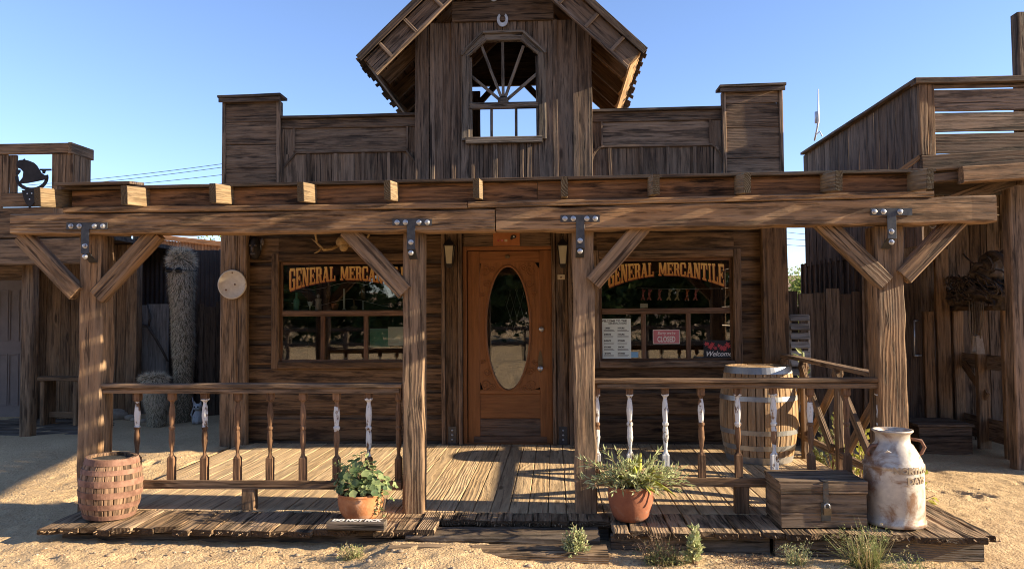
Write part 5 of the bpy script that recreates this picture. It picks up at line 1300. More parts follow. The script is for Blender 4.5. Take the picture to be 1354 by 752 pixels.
t,ctr,rad=hairy_cactus('hairy_cactus','tall shaggy grey cactus column wearing sunglasses behind the left railing',241,560,10.7,2.52,.155,-.02,12000)
def shades(name,label,c,r,mat,grp,s=1.0):
    t=thing(name,label,'sunglasses',tuple(c),grp); q=MB()
    for sx in (-1,1):
        cc=c+Vector((sx*.055*s,-r-.02,0)); pts=[]
        lathe(q,[(.0,-.004),(.038*s,-.004),(.042*s,0),(.038*s,.004),(0,.004)],cc,18,tilt=Matrix.Rotation(R(90),3,'X')@Matrix.Diagonal((1,.72,1)))
        tube(q,[cc+Vector((sx*.04*s,0,0)),cc+Vector((sx*.05*s,.03,.0)),Vector((c.x+sx*(r+.012),c.y,c.z))],.005,5)
    tube(q,[c+Vector((-.02*s,-r-.02,.008)),c+Vector((.02*s,-r-.02,.008))],.005,5); q.build('frame',mat,t)
cc=ctr(.865); shades('sunglasses','narrow black sunglasses around the tall hairy cactus',cc,rad(.865)+.035,M['lens'],None,1.25)
t,ctr,rad=hairy_cactus('hairy_cactus','short shaggy grey cactus with sunglasses beside the tall one',207,560,10.3,.74,.155,-.03,6000)
cc=ctr(.8); shades('sunglasses','dark rimmed glasses on the short hairy cactus',cc,rad(.8)+.03,M['lens'],None,1.2)
t_=t; q=MB()
for sx in (-1,1): lathe(q,[(.0,0),(.03,0),(.0,.006)],cc+Vector((sx*.066,-rad(.8)-.058,0)),12,tilt=Matrix.Rotation(R(90),3,'X'))
gl=[o for o in bpy.data.objects if o.name.startswith('sunglasses')][-1]; q.build('pale_lens',M['frost'],gl)
# cat figurine
p=at(262,562,Y=10.5); p.z=gh(p.x,p.y); t=thing('cat_figurine','small grey painted cat figurine sitting at the foot of the tall cactus','figurine',tuple(p)); q=MB()
lathe(q,[(.075,0),(.085,.04),(.075,.1),(.05,.16),(.035,.185),(0,.19)],p,16); ellipsoid(q,p+Vector((0,-.02,.225)),(.06,.052,.052))
for sx in (-1,1):
    q.add([p+Vector((sx*.055,-.02,.25)),p+Vector((sx*.015,-.02,.27)),p+Vector((sx*.05,-.02,.315)),p+Vector((sx*.035,.01,.26))],[(0,1,2),(1,3,2),(3,0,2)]); tube(q,[p+Vector((sx*.03,-.07,.0)),p+Vector((sx*.028,-.06,.1))],[.02,.016],8)
tube(q,[p+Vector((-.07,.03,.03)),p+Vector((-.11,.02,.12)),p+Vector((-.07,.02,.24)),p+Vector((-.1,.02,.36))],[.014,.012,.01,.006],7); q.build('cat_body',M['catgrey'],t)
q=MB()
for sx in (-1,1): ellipsoid(q,p+Vector((sx*.024,-.068,.235)),(.012,.006,.012),8,6)
ellipsoid(q,p+Vector((0,-.072,.212)),(.007,.006,.005),8,6); tube(q,[p+Vector((-.02,-.07,.2)),p+Vector((0,-.072,.195)),p+Vector((.02,-.07,.2))],.003,4); q.build('painted_face',M['lens'],t)
# stones near the cacti
for i,(u,v,s) in enumerate(((155,548,.14),(172,556,.07),(178,552,.05),(190,558,.05))):
    p=at(u,v,Y=10.9-.1*i); z=gh(p.x,p.y); t=MB(); ellipsoid(t,(p.x,p.y,z+s*.4),(s*1.2,s,s*.65),12,8,.5,.1); o=t.build('stone',M['clay'],None,loc=(p.x,p.y,z)); 
    tag(o,['largest rounded stone at the foot of the yard wall','stone just right of the largest one by the yard wall','small stone left of the short cactus','small stone touching the short cactus'][i],'stone','stones by the yard wall')
# dark corrugated wall and leaning grey boards at the back of the yard
Yk=12.2; xa=at(100,400,Y=Yk).x; xb=XL+.35
t=thing('corrugated_wall','dark corrugated metal fence closing the back of the left yard','fence',((xa+xb)/2,Yk,0)); q=MB(); V=[];Fc=[]; n=int((xb-xa)/.019); zt_=at(240,331,Y=Yk).z
for i in range(n+1):
    x=xa+(xb-xa)*i/n; y=Yk+.018*math.sin(i*PI/2); V+=[(x,y,-.1),(x,y,zt_+.004*math.sin(i))]
for i in range(n): Fc.append((2*i,2*i+2,2*i+3,2*i+1))
q.add(V,Fc,None,.5,True); q.build('sheet',M['corr'],t)
q=MB(); board(q,(xa,Yk+.05,zt_-.1),(xb,Yk+.05,zt_-.1),(0,0,1),.09,.05); board(q,(xa,Yk+.05,.3),(xb,Yk+.05,.3),(0,0,1),.09,.05); q.build('back_rail',M['old'],t)
def fence_row(name,label,u0,u1,Y,vtop,mat,wpx,grp=None,var=8,cat='fence'):
    x0=at(u0,500,Y=Y).x; x1=at(u1,500,Y=Y).x; t=thing(name,label,cat,((x0+x1)/2,Y,0),grp); q=MB(); x=x0
    while x<x1-.02:
        w=min(RN.uniform(*wpx),x1-x); z=at(677,vtop+jit(var),Y=Y).z; vboard(q,x+.004,x+w-.004,Y+jit(.01),-.06,z,t=.025,j=.004); x+=w
    q.build('boards',M[mat],t); q=MB(); board(q,(x0,Y+.05,.35),(x1,Y+.05,.35),(0,0,1),.08,.04); z=at(677,vtop+25,Y=Y).z; board(q,(x0,Y+.05,z),(x1,Y+.05,z),(0,0,1),.08,.04); q.build('rail',M['old'],t); return t
fence_row('plank_fence','pale grey weathered upright planks standing left of the tall cactus',176,222,11.5,396,'greyfence',(.2,.3),var=4)
fence_row('plank_fence','dark upright planks between the tall cactus and the store corner',251,300,11.5,398,'old',(.16,.26),var=6)
q=MB(); x0=at(249.5,400,Y=11.4).x; vboard(q,x0,x0+.07,11.4,-.05,at(250,388,Y=11.4).z,t=.04); o=q.build('fence_post',M['greyfence'],None,loc=(x0,11.4,0)); tag(o,'single thin pale post just right of the tall cactus','post')
q=MB(); pts=[at(183,429,Y=11.4),at(196,432,Y=11.35),at(205,446,Y=11.3),at(214,462,Y=11.3),at(222,478,Y=11.3)]; tube(q,pts,[.03,.025,.022,.02,.014],8); tube(q,[pts[1],at(199,420,Y=11.35),at(195,402,Y=11.42)],[.02,.016,.012],7); o=q.build('dead_branch',M['bark'],None,loc=tuple(pts[0])); tag(o,'bent dark dead branch hanging on the pale grey planks','branch')
# shed and tree beyond the yard
Yh=19.0; P0=at(183,311,Y=Yh); P1=at(300,324,Y=Yh); t=thing('far_shed','sunlit orange-brown shed wall showing above the corrugated fence','shed',((P0.x+P1.x)/2,Yh+1.5,0)); q=MB()
n=34; xs_=np.linspace(at(186,320,Y=Yh).x,at(330,320,Y=Yh).x,n+1)
for a_,b_ in zip(xs_,xs_[1:]):
    z=P0.z+(P1.z-P0.z)*((a_-P0.x)/(P1.x-P0.x)); vboard(q,a_+.004,b_-.004,Yh,0,z-.06,t=.03)
q.build('wall',M['shed'],t); q=MB(); xL_=xs_[0]; xR_=xs_[-1]; zf=lambda x:P0.z+(P1.z-P0.z)*((x-P0.x)/(P1.x-P0.x))
board(q,(xL_,Yh-.05,zf(xL_)-.0),(xR_,Yh-.05,zf(xR_)),(0,0,1),.1,.06); board(q,(xL_,Yh+1.5,zf(xL_)+.05),(xR_,Yh+1.5,zf(xR_)+.05),(0,1,0),3.1,.05); q.build('roof',M['shed'],t)

# ---- left shop with the bell
shop=thing('bell_shop','brown wooden shop at the left edge with a bell cut-out in its false front','shop',(-7.2,10,0))
YF=9.0
def PX(u,v,Y=YF): p=at(u,v,Y=Y); return p
q=MB(); a=PX(-160,187).x; xr0=PX(68,230).x; xr1=PX(96,230).x; zt_=PX(50,190).z; zb2=PX(30,286).z
xl0=PX(20,230).x; xl1=PX(3,230).x; zo1=PX(40,204).z; zo0=PX(40,255).z
hboard(q,a,xr1,YF-.02,zo1+.0,zt_,t=.05); hboard(q,xl1,xr0+.02,YF-.01,zo0-.17,zo0,t=.05)
vboard(q,xl1+.004,xl1+.07,YF+.0,zo0+.003,zo1-.003,t=.04); vboard(q,xl1+.074,xl0-.002,YF+.02,zo0+.003,zo1-.003,t=.04)
for k in range(3): w_=(xr1-xr0)/3; vboard(q,xr0+.002+k*w_,xr0+(k+1)*w_-.002,YF+.0,zb2-.1,zo1-.003,t=.04)
for k in range(9): x=xl1-.21*(k+1); vboard(q,x+.003,x+.207,YF,zb2-.1,zo1-.003,t=.03)
for k in range(3): board(q,(xr1-.02,YF+.05+.11*(k+.5),zb2-.1),(xr1-.02,YF+.05+.11*(k+.5),zo1),(0,1,0),.105,.03)
board(q,(xr1-.02,YF-.03,(zo1+zt_)/2),(xr1-.02,YF+.42,(zo1+zt_)/2),(0,0,1),zt_-zo1+.01,.045)
q.build('false_front',M['left'],shop)
q=MB(); hboard(q,a,PX(160,290).x-.2,YF-.04,PX(30,350).z-.0,PX(30,316).z,t=.1); hboard(q,a,PX(120,290).x,YF-.0,PX(30,314).z,zo0-.175,t=.06,rnd=.2); q.build('porch_beam',M['left'],shop)
q=MB(); pz=PX(40,345,9.3).z; xp=PX(39,450,9.3).x; board(q,(xp,9.3,-.05),(xp,9.3,pz),(1,0,0),.14,.14); q.build('porch_post',M['post'],shop)
Yb2=10.9; q=MB(); x=at(-200,400,Y=Yb2).x; xe=at(179,400,Y=Yb2).x
dxa,dxb=at(-6,400,Y=Yb2).x,at(29,400,Y=Yb2).x
while x<xe:
    w_=RN.uniform(.14,.22)
    if dxa-.2<x<dxb: x=dxb+.005; continue
    vboard(q,x+.004,x+w_-.004,Yb2+jit(.01),0,2.6,t=.03); x+=w_
vboard(q,xe-.1,xe,Yb2+.08,0,2.75,t=.12)
hboard(q,dxa-.21,dxb+.0,Yb2,2.103,2.6,t=.03); vboard(q,-13.5,dxa-.01,Yb2+.02,0,2.6,t=.03); box(q,-13.5,xe-.11,Yb2+.06,Yb2+.07,.1,2.9,rnd=.2); q.build('shop_wall',M['left'],shop)
q=MB(); box(q,at(-200,400,Y=Yb2).x,xe,9.06,14,2.62,2.68); q.build('shop_roof',M['old'],shop)
q=MB(); vboard(q,dxa,dxb,Yb2,.1,2.1,t=.04,j=.0); dd=q.build('shop_door',M['greydoor'],shop)
q=MB()
for (f0,f1,g0,g1) in ((.12,.46,.08,.45),(.54,.88,.08,.45),(.12,.46,.55,.92),(.54,.88,.55,.92)):
    for ed in range(4):
        xa_,xb_=dxa+(dxb-dxa)*f0,dxa+(dxb-dxa)*f1; za_,zb_2=.1+2*g0,.1+2*g1
        if ed<2: hboard(q,xa_,xb_,Yb2-.01,(za_,zb_2)[ed],(za_,zb_2)[ed]+.02,t=.012,j=0)
        else: vboard(q,(xa_,xb_)[ed-2],(xa_,xb_)[ed-2]+.02,Yb2-.011,za_,zb_2+.02,t=.012,j=0)
q.build('panel_moulding',M['greydoor'],dd)
# bell cut-out
t=thing('bell_cutout','dark steel silhouette of a bell in the window of the left false front','bell sign',tuple(PX(42,262,8.95))); q=MB()
def Z2(pts): 
    o_=[]
    for (x,y) in pts: p=PX(x/6.833,180+y/6.833,8.95); o_.append((p.x,p.z))
    return o_
prism(q,Z2([(160,432),(205,375),(212,325),(200,310),(188,298),(165,290),(150,262),(155,235),(175,217),(210,214),(220,203),(228,214),(262,222),(305,240),(335,268),(352,298),(375,335),(400,350),(432,362),(430,380),(395,396),(330,410),(250,425)]),8.945,8.957)
arc=[(280+150*math.cos(a),372+122*math.sin(a)) for a in np.linspace(R(185),R(-12),18)]; arc2=[(280+122*math.cos(a),372+92*math.sin(a)) for a in np.linspace(R(-12),R(185),18)]
prism(q,Z2(arc+arc2),8.959,8.971); prism(q,Z2([(128,298),(170,300),(170,318),(150,345),(130,345)]),8.973,8.985); prism(q,Z2([(345,292),(450,292),(450,308),(398,310),(392,335),(372,335),(368,310),(350,308)]),8.973,8.985)
prism(q,Z2([(205,490),(360,482),(345,540),(330,590),(275,655),(238,600),(222,560)]),8.93,8.942); q.build('silhouette',M['blackmetal'],t)
q=MB()
for (x,y) in ((245,520),(285,517),(265,570)): p=PX(x/6.833,180+y/6.833,8.925); lathe(q,[(.009,0),(.008,.004),(0,.006)],(p.x,8.93,p.z),8,tilt=RX)
q.build('screw',M['white_metal'],t)
# boardwalk and bench of the left shop
t=thing('boardwalk','grey plank boardwalk in front of the left shop','boardwalk',(-7,10,0)); q=MB(); y=9.35
while y<10.85: w_=RN.uniform(.12,.17); board(q,(-10,y+w_/2,.06+.0),(at(150,560,Y=y).x-.45*(10.9-y)*.3,y+w_/2+.05,.05),(0,1,0),w_-.01,.035,j=.004); y+=w_
q.build('planks',M['step'],t)
xb0,xb1=at(47,500,Y=10.3).x,at(118,500,Y=10.3).x; zs=at(80,501,Y=10.2).z; t=thing('bench','rough low plank bench against the left shop wall','bench',((xb0+xb1)/2,10.4,.07))
q=MB(); board(q,(xb0,10.35,zs),(xb1,10.35,zs),(0,1,0),.3,.05); q.build('seat',M['left'],t)
for x in (xb0+.15,xb1-.15): q=MB(); board(q,(x,10.35,.07),(x,10.35,zs-.02),(0,1,0),.26,.06); q.build('leg',M['left'],t)
q=MB(); board(q,(xb0+.15,10.35,.2),(xb1-.15,10.35,.2),(0,0,1),.08,.04); q.build('stretcher',M['left'],t)
q=MB(); x=at(47,430,Y=10.85).x; board(q,(x,10.8,.07),(x,10.8,2.55),(1,0,0),.12,.1); q.build('wall_post',M['left'],shop)
p=at(47,448,Y=10.72); q=MB(); tube(q,[p+Vector((0,0,-.12)),p+Vector((.03,-.03,-.08)),p+Vector((.03,-.03,.08)),p+Vector((0,0,.12))],.012,6); q.build('door_pull',M['bolt'],shop)

# ------------------------------------------------------------------ right shop
RS=thing('saddle_shop','tall weathered wooden shop at the right edge with a slatted false front','shop',(6,10,0))
XR0=3.78; YRF=7.72
pc=at(1215,105,Y=YRF); XR0=pc.x; ZRT=pc.z; print('right shop',pc)
q=MB(); y=YRF+.06; yend=XR0*0+at(1063,190,X=XR0).y
zlow_=at(1232,205,Y=YRF).z
while y<yend:
    w_=RN.uniform(.13,.22); board(q,(XR0+.02+jit(.006),y+w_/2,2.2),(XR0+.02,y+w_/2,ZRT-.03+jit(.004)),(0,1,0),w_-.006,.025,j=.004); y+=w_
q.build('upper_side_wall',M['right'],RS)
q=MB(); board(q,(XR0+.0,YRF-.02,ZRT-.01),(XR0+.0,yend,ZRT-.01),(1,0,0),.11,.035); hboard(q,XR0-.05,8.6,YRF-.05,ZRT-.055,ZRT+.005,t=.12); q.build('parapet_cap',M['right'],RS)
q=MB(); vboard(q,XR0-.01,XR0+.07,YRF-.02,zlow_,ZRT-.06,t=.05); vboard(q,XR0+.072,XR0+.14,YRF-.012,zlow_,ZRT-.06,t=.05); q.build('corner_board',M['left'],RS)
q=MB(); zz=[(118,146),(149,173.5),(176.5,202)]
for (v0,v1) in zz: z1_,z0_=at(1290,v0,Y=YRF).z,at(1290,v1,Y=YRF).z; hboard(q,XR0+.14,8.6,YRF+jit(.004),z0_,z1_,t=.03)
hboard(q,XR0+.14,8.6,YRF+.01,at(1290,116,Y=YRF).z+.004,ZRT-.06,t=.03)
for x in (XR0+1.0,XR0+2.1,XR0+3.3): board(q,(x,YRF+.06,zlow_),(x,YRF+.06,ZRT-.06),(1,0,0),.07,.05)
q.build('slatted_front',M['right'],RS)
# porch beams
def rb(p0,p1,h_,t_,Y,m='right',nm='porch_beam'):
    a=at(*p0,Y=Y); b=at(*p1,Y=Y); q=MB(); board(q,a,b,(0,0,1),h_,t_); q.build(nm,M[m],RS)
rb((1217,217),(1420,205),.16,.1,YRF-.0); rb((1222,237),(1272,233),.09,.1,YRF+.03); rb((1270,232),(1420,222),.16,.12,YRF-.06,'left')
rb((1180,292),(1345,236),.13,.06,YRF+.25)
q=MB(); board(q,at(1160,248,Y=YRF+.1),at(1216,208,Y=YRF+.02),(0,0,1),.05,.05); q.build('strut',M['left'],RS)
xp=at(1348,500,Y=8.25).x; q=MB(); board(q,(xp,8.25,-.1),(xp,8.25,at(1348,240,Y=8.25).z),(1,0,0),.17,.15); q.build('porch_post',M['right'],RS)
xq=at(1352,60,Y=YRF+.1).x; q=MB(); board(q,(xq,YRF+.12,2.8),(xq,YRF+.12,at(1350,18,Y=YRF+.1).z),(1,0,0),.13,.13); q.build('roof_post',M['right'],RS)
# lower walls
q=MB(); y=9.3; yend2=at(1063,350,X=XR0).y
while y<yend2:
    w_=RN.uniform(.16,.24); board(q,(XR0+.03,y+w_/2,-.05),(XR0+.03,y+w_/2,2.25),(0,1,0),w_-.004,.025,j=.004)
    board(q,(XR0-.0,y+w_,-.05),(XR0+.008,y+w_,2.25),(0,1,0),.05,.02,j=.003); y+=w_
q.build('lower_side_wall',M['right'],RS)
Yw2=9.9; q=MB(); x=XR0+.1
while x<8.6:
    w_=RN.uniform(.16,.26); 
    if XR0+.45<x<XR0+.5: x+=.3
    vboard(q,x+.004,x+w_-.004,Yw2+jit(.015),-.05,3.0,t=.03,j=.004); x+=w_
box(q,XR0+.65,8.6,Yw2+.045,Yw2+.055,0,3.0,rnd=.1); q.build('porch_wall',M['right'],RS)
q=MB(); box(q,XR0+.05,8.6,YRF+.1,13,3.02,3.08); q.build('porch_ceiling',M['old'],RS)
q=MB()
for k in range(14): board(q,(8.6,YRF+.05,.1+k*.285),(8.6,13,.1+k*.285),(0,0,1),.28,.03,step=1)  # out-of-view wall added to keep sun off the porch recess
q.build('unseen_side_wall',M['right'],RS)
q=MB(); box(q,XR0+.05,8.6,Yw2+.06,13,.0,.06); q.build('shop_floor',M['dark'],RS)
x=at(1221,470,Y=9.75).x
for (u,w_,v1,Y_,m) in ((1228,.12,412,9.6,'left'),(1247,.16,330,9.7,'left')):
    xx=at(u,450,Y=Y_).x; q=MB(); board(q,(xx,Y_,-.05),(xx,Y_,at(u,v1,Y=Y_).z),(1,0,0),w_,.06); q.build('door_post',M[m],RS)
hx=at(1213.5,450,Y=9.55); q=MB(); tube(q,[at(1209,424,Y=9.55),at(1209,470,Y=9.55)],.011,6); tube(q,[at(1209,424,Y=9.55),at(1214,424,Y=9.6)],.011,6); tube(q,[at(1209,470,Y=9.55),at(1218,470,Y=9.6)],.011,6); q.build('door_handle',M['bolt'],RS)
xx=at(1204,450,Y=9.66).x; q=MB(); vboard(q,xx-.3,xx+.12,9.62,.12,2.05,t=.035); q.build('shop_door',M['old'],RS)
# step box by the right shop
a=at(1216,585,Y=9.0); b=at(1286,585,Y=9.0); t=thing('step_box','low wooden step box in front of the right shop door','step',((a.x+b.x)/2,9.3,0)); q=MB()
z1_=at(1250,561,Y=9.0).z; zz0=gh(a.x,9.2)-.03; hboard(q,a.x,b.x,9.0,zz0,z1_-.03,t=.03); board(q,(a.x+.015,9.03,(zz0+z1_-.03)/2),(a.x+.015,9.6,(zz0+z1_-.03)/2),(0,0,1),z1_-.03-zz0,.03); board(q,(b.x-.015,9.03,(zz0+z1_-.03)/2),(b.x-.015,9.6,(zz0+z1_-.03)/2),(0,0,1),z1_-.03-zz0,.03)
q.build('sides',M['right'],t); q=MB()
for k in range(4): board(q,(a.x-.02,9.06+.15*k,z1_-.012),(b.x+.02,9.06+.15*k,z1_-.012),(0,1,0),.142,.03)
q.build('tread',M['right'],t)
# hitching railing with posts running back beside the porch
XF=4.98; t=thing('hitching_rail','brown board railing with upright posts at the porch of the right shop','railing',(XF,9,0)); 
q=MB(); zt_=at(1340,407,X=XF).z; board(q,(XF,8.1,zt_),(XF,10.0,zt_+.0),(1,0,0),.17,.05); q.build('top_rail',M['right'],t)
for (y,w_) in ((8.75,.17),(9.32,.14),(9.86,.13)): q=MB(); board(q,(XF+.02,y,-.1),(XF+.02,y,zt_-.03),(1,0,0),w_,.07); q.build('rail_post',M['left'],t)
for (z,h_) in ((.95,.17),(.17,.26)): q=MB(); board(q,(XF+.07,8.2,z),(XF+.07,9.9,z),(0,0,1),h_,.03); q.build('cross_board',M['right'],t)
q=MB(); board(q,(XF+.03,9.25,.55),(XF+.03,9.75,.9),(0,0,1),.1,.03); q.build('cross_board',M['left'],t)
# saddle on the rail
sc_=at(1302,398,X=XF-.02); C_=Vector((XF-.0,sc_.y,zt_+.03)); t=thing('saddle','old dark leather saddle slung over the rail of the right shop','saddle',tuple(C_))
def sad(mat,nm,fn,par=None): q=MB(); fn(q); return q.build(nm,M[mat],par or t)
from mathutils import noise as mnoise
def lumpy(q,c,r,amp=.25,fr=5,n=40,m=26,sd=0):
    c=Vector(c); V=[];Fc=[]
    for i in range(m+1):
        th=PI*i/m
        for k in range(n):
            a=2*PI*k/n; d=Vector((math.sin(th)*math.cos(a),math.sin(th)*math.sin(a),math.cos(th)))
            s_=1+amp*(mnoise.noise(d*fr*.4+Vector((sd,0,0)))+.6*abs(mnoise.noise(d*fr+Vector((0,sd,0)))))
            V.append(c+Vector((r[0]*d.x,r[1]*d.y,r[2]*d.z))*1.0*s_ if 0 else c+Vector((r[0]*d.x*s_,r[1]*d.y*s_,r[2]*d.z*s_)))
    for i in range(m):
        for k in range(n): k2=(k+1)%n; Fc.append((i*n+k,(i+1)*n+k,(i+1)*n+k2,i*n+k2))
    q.add(V,Fc,None,.5,True)
def SA(u,v,dx=0): return at(u,v,X=XF-.06+dx)
sad('tan','seat',lambda q: lumpy(q,SA(1313,362),(.12,.24,.2),.35,6,sd=3))
sad('leather','skirt',lambda q: (lumpy(q,SA(1303,386),(.15,.32,.11),.5,7,sd=8),lumpy(q,SA(1328,388),(.13,.16,.14),.5,7,sd=12)))
sad('leather','cantle',lambda q: tube(q,[SA(1296,352,-.06),SA(1299,341,-.08),SA(1308,335,-.1),SA(1318,335,-.1),SA(1327,342,-.09),SA(1332,354,-.07),SA(1330,366,-.06)],[.02,.028,.03,.032,.03,.028,.02],8))
sad('leather','horn',lambda q: (tube(q,[SA(1315,345,-.05),SA(1325,334,-.05),SA(1338,322,-.03)],[.035,.024,.02],8),ellipsoid(q,SA(1339,321,-.03),(.035,.04,.03))))
sad('leather','swell',lambda q: tube(q,[SA(1288,372,-.1),SA(1286,360,-.13),SA(1292,350,-.14),SA(1300,350,-.12)],[.03,.04,.035,.02],8))
def straps(q):
    rr_=random.Random(3)
    for k in range(11):
        u,v=rr_.uniform(1284,1328),rr_.uniform(345,392); pts=[]
        a0=rr_.uniform(0,6)
        for s_ in range(9):
            pts.append(SA(u+13*math.cos(a0+s_*.55)*(1+.1*s_),v+11*math.sin(a0+s_*.7),-.15-.02*math.sin(s_*2)))
        tube(q,pts,.010,5)
sad('leather','straps',straps)
sad('leather','stirrup_strap',lambda q: (board(q,SA(1294,398,-.12),SA(1293,436,-.1),(0,1,0),.05,.014),board(q,SA(1290,398,-.13),SA(1293,440,-.11),(0,1,0),.03,.012)))
st_c=SA(1293,458,-.1)
def stir(q):
    b=st_c+Vector((0,0,.12)); board(q,b+Vector((0,-.03,0)),b+Vector((0,-.055,-.19)),(1,0,0),.07,.015,w2=.09); board(q,b+Vector((0,.03,0)),b+Vector((0,.055,-.19)),(1,0,0),.07,.015,w2=.09); board(q,b+Vector((0,-.06,-.19)),b+Vector((0,.06,-.19)),(1,0,0),.09,.02); board(q,b+Vector((0,-.035,0)),b+Vector((0,.035,0)),(1,0,0),.05,.02)
sad('stirrup','stirrup',stir)
sad('rope','hanging_cords',lambda q: [tube(q,[SA(1282+3*k,398,-.1),SA(1283+3*k+jit(2),425,-.09),SA(1285+2*k+jit(3),452+jit(14),-.09)],.007,5) for k in range(7)])
# bridle heap left of the saddle
bc=at(1270,396,X=XF); C2=Vector((XF-.06,bc.y,zt_+.03)); q=MB(); lumpy(q,SA(1270,393),(.13,.28,.1),.6,8,sd=20); rr_=random.Random(9)
for k in range(16):
    u,v,a0=rr_.uniform(1258,1284),rr_.uniform(372,396),rr_.uniform(0,6); tube(q,[SA(u+9*math.cos(a0+s_*.6),v+8*math.sin(a0+s_*.75),-.13-.02*math.sin(s_*1.7)) for s_ in range(9)],rr_.uniform(.008,.014),5)
o=q.build('tangled_harness',M['leather'],None,loc=tuple(C2)); tag(o,'tangled dark leather harness heaped on the rail left of the saddle','harness')
hc=at(1330,491,X=XF); q=MB(); cc_=Vector((XF+.03,8.5,.78)); 
tube(q,[cc_+Vector((-.03,.1*math.cos(a),.05*math.sin(a)-.02)) for a in np.linspace(PI,2*PI,12)],.01,6); o=q.build('rope_loop',M['rope'],None,loc=tuple(cc_)); tag(o,'small rope loop hanging on the right shop railing below the saddle','rope')
p=at(1233,297,Y=YRF+.2); q=MB(); tube(q,[Vector((p.x+.033*math.cos(a),p.y,p.z+.033*math.sin(a))) for a in np.linspace(0,2*PI,17)],.005,6,cap=False); o=q.build('iron_ring',M['rope'],None,loc=tuple(p)); tag(o,'small round iron ring hanging below the right end of the porch beam','ring')
# fence in the gap
fence_row('plank_fence','dark grey plank fence between the store and the right shop',1040,1142,9.35,388,'old',(.13,.2),var=5)
t=thing('louvred_panel','grey slatted panel leaning behind the far end of the side railing','panel',(at(1056,430,Y=9.1).x,9.1,0)); q=MB(); xa_,xb_=at(1045,430,Y=9.1).x,at(1070,430,Y=9.1).x
for k in range(11): z=at(1056,420+k*12,Y=9.1).z; board(q,(xa_,9.1,z),(xb_,9.1,z),(0,.5,1),.08,.015)
q.build('slat',M['greyfence'],t); q=MB(); 
for x in (xa_,xb_): board(q,(x,9.13,-.05),(x,9.13,at(1056,417,Y=9.1).z),(1,0,0),.03,.04)
q.build('frame',M['greyfence'],t)
# antenna
pa=at(1082,182,X=XR0+.1); t=thing('antenna','thin white antenna pole on the side wall of the right shop','antenna',(pa.x,pa.y,ZRT-.1)); q=MB(); A2=lambda u,v: at(u,v,X=XR0+.1)
tube(q,[A2(1077,186),A2(1080,172),A2(1082,160),A2(1082,118)],[.013,.013,.013,.008],6); tube(q,[A2(1079,178),A2(1084,174),A2(1087,180)],.008,6); q.build('pole',M['white_metal'],t); q=MB(); tube(q,[A2(1080.5,163),A2(1080.5,148)],.035,8); q.build('radome',M['white_metal'],t)

# ------------------------------------------------------------------ trees, wires
def tree_mesh(name,label,p,H,R_,n,mat,trunk=True,ls=.12,grp=None,lobes=9,zlo=.38):
    t=thing(name,label,'tree',tuple(p),grp); rn=random.Random(int(p[0]*7+p[1]*3)&0xffff); q=MB(); s_=MB(); P_=Vector(p)
    cl=[]
    for k in range(lobes):
        a=rn.uniform(0,2*PI); z=rn.uniform(zlo,.85)*H; rr=rn.uniform(.15,.75)*R_*(1 if z<.7*H else .6); cl.append((P_+Vector((rr*math.cos(a),rr*math.sin(a),z)),rn.uniform(.3,.5)*R_))
    cl.append((P_+Vector((0,0,H*.85)),R_*.45))
    tube(s_,[P_+Vector((0,0,-.2)),P_+Vector((.05,0,H*.3)),P_+Vector((0,.1,H*.6))],[.05*H*.5,.035*H*.5,.02*H*.5],8)
    for (c,r_) in cl:
        tube(s_,[P_+Vector((0,0,H*.28)),P_.lerp(c,.6)+Vector((0,0,H*.12)),c],[.018*H*.5,.01*H*.5,.004*H*.5],5)
    for i in range(n):
        c,r_=cl[i%len(cl)]; d=rdir(); f=rn.random()**.45; q_=c+Vector((d.x,d.y,d.z*.8))*r_*f; leaf(q,q_,rdir(),ls*rn.uniform(.6,1.2),ls*.6,rn.random(),.2)
    q.build('crown',mat,t); s_.build('trunk',M['bark'],t); return t
x=at(1056,350,Y=22).x; tree_mesh('bushy_tree','bright green bushy tree seen through the gap right of the store',(x,22,0),2.75,1.5,5500,M['brighttree'],ls=.09)
x=at(278,310,Y=27).x; tree_mesh('bushy_tree','green tree top showing above the far shed at the left',(x,27,0),4.6,1.9,4500,M['brighttree'],ls=.11)
# across the street, behind the camera: seen only as reflections in the glass
for i,(x,y,H,r_) in enumerate(((-22,-25,10,5),(-16.5,-27,10,5),(-11,-25,10.5,5),(-5.5,-27,10.5,5),(0,-25,10.5,5),(5.5,-27,10,5),(11,-25,10,5),(16.5,-27,10,5))):
    tree_mesh('street_tree','large dark leafy tree across the street behind the camera',(x,y,0),H,r_,9000,M['tree'],ls=.5,grp='trees across the street',lobes=22,zlo=.13)
t=thing('street_fence','post and rail fence across the street behind the camera','fence',(0,-8.5,0))
for x in np.arange(-11,12,2.0): q=MB(); board(q,(x,-8.5,-.1),(x+jit(.04),-8.5,1.15),(1,0,0),.14,.14); q.build('fence_post',M['old'],t)
for z in (.55,1.05): q=MB(); board(q,(-11,-8.42,z),(11,-8.42,z+.03),(0,0,1),.12,.06,step=1); q.build('rail',M['old'],t)
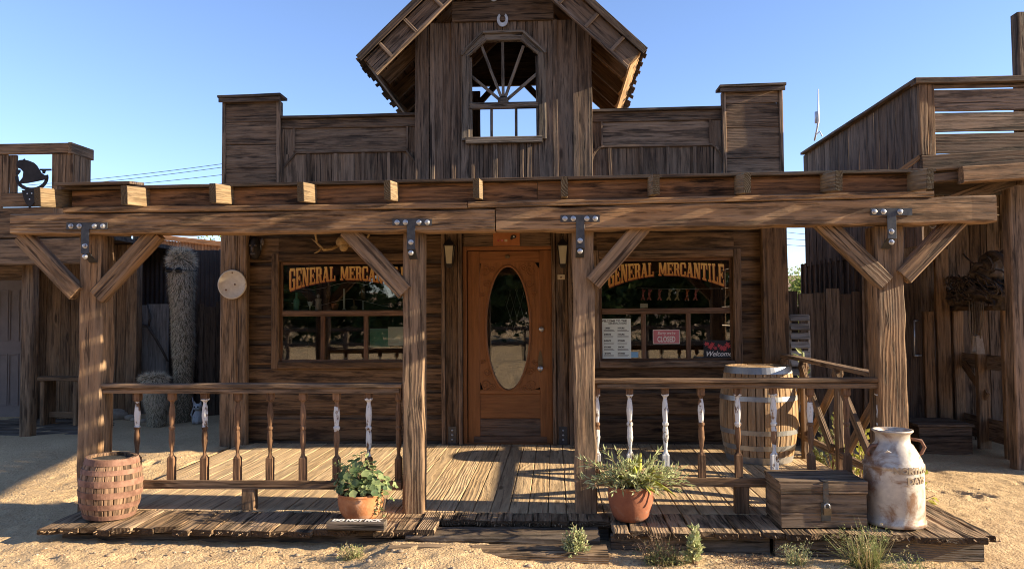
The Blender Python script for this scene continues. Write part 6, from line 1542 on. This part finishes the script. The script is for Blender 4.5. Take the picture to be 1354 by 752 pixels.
# power lines
for i,(p0,p1,lab) in enumerate((((90,232.5),(300,211.5),'uppermost power line crossing the sky left of the store'),((90,237),(300,216),'middle power line crossing the sky left of the store'),((90,243),(300,226),'lowest power line crossing the sky left of the store'))):
    a=at(*p0,Y=30); b=at(*p1,Y=30); d=(b-a); a2=a-d*1.2; b2=b+d*.5; q=MB(); pts=[a2+(b2-a2)*f+Vector((0,0,-.25*math.sin(PI*f))) for f in np.linspace(0,1,20)]; tube(q,pts,.011,5); o=q.build('power_line',M['wire'],None,loc=tuple(a2)); tag(o,lab,'power line','power lines beyond the store')
for i,(p0,p1,lab) in enumerate((((1030,305),(1080,310),'topmost power line seen in the gap right of the store'),((1030,314),(1080,317),'middle power line seen in the gap right of the store'),((1030,322),(1080,325),'lowest power line seen in the gap right of the store'))):
    a=at(*p0,Y=40); b=at(*p1,Y=40); d=(b-a); a2=a-d*1.5; b2=b+d*1.5; q=MB(); tube(q,[a2,(a2+b2)/2-Vector((0,0,.05)),b2],.012,5); o=q.build('power_line',M['wire'],None,loc=tuple(a2)); tag(o,lab,'power line','power lines beyond the store')
# ------------------------------------------------------------------ light, sky, camera
EL_,AZ_=R(18.3),R(3.2)
S=Vector((math.cos(EL_)*math.cos(AZ_),-math.cos(EL_)*math.sin(AZ_),math.sin(EL_)))
ld=bpy.data.lights.new('sun','SUN'); ld.energy=5.0; ld.angle=R(.53); ld.color=(1,.84,.61)
lo=bpy.data.objects.new('sun',ld); COL.objects.link(lo); lo.rotation_euler=S.to_track_quat('Z','Y').to_euler(); lo.location=(20,-5,20)
w=bpy.data.worlds.new('World'); sc.world=w; w.use_nodes=True; nt=w.node_tree
bg=nt.nodes['Background']; sky=nt.nodes.new('ShaderNodeTexSky'); sky.sky_type='NISHITA'; sky.sun_disc=False
sky.sun_elevation=EL_; sky.sun_rotation=math.atan2(S.x,S.y); sky.air_density=1.0; sky.dust_density=.2; sky.ozone_density=4.5; sky.altitude=900
tn=nt.nodes.new('ShaderNodeMix'); tn.data_type='RGBA'; tn.blend_type='MULTIPLY'; tn.inputs[0].default_value=1; nt.links.new(sky.outputs[0],tn.inputs[6]); tn.inputs[7].default_value=(1.22,1.0,.98,1); nt.links.new(tn.outputs[2],bg.inputs[0]); bg.inputs[1].default_value=.11
cd=bpy.data.cameras.new('camera'); cam=bpy.data.objects.new('camera',cd); COL.objects.link(cam)
cd.sensor_width=36; cd.sensor_fit='HORIZONTAL'; cd.lens=36*F/1354; cd.clip_end=2000; cd.clip_start=.05
mm=Matrix((( right.x,up.x,-fwd.x,CAM.x),(right.y,up.y,-fwd.y,CAM.y),(right.z,up.z,-fwd.z,CAM.z),(0,0,0,1))); cam.matrix_world=mm
sc.camera=cam
sc.view_settings.view_transform='Standard'; sc.view_settings.look='None'; sc.view_settings.gamma=1; sc.view_settings.exposure=1.5; sc.view_settings.use_curve_mapping=False
sc.cycles.max_bounces=8; sc.cycles.transparent_max_bounces=16; sc.cycles.use_denoising=True; sc.cycles.filter_width=1.05; sc.cycles.adaptive_threshold=.006
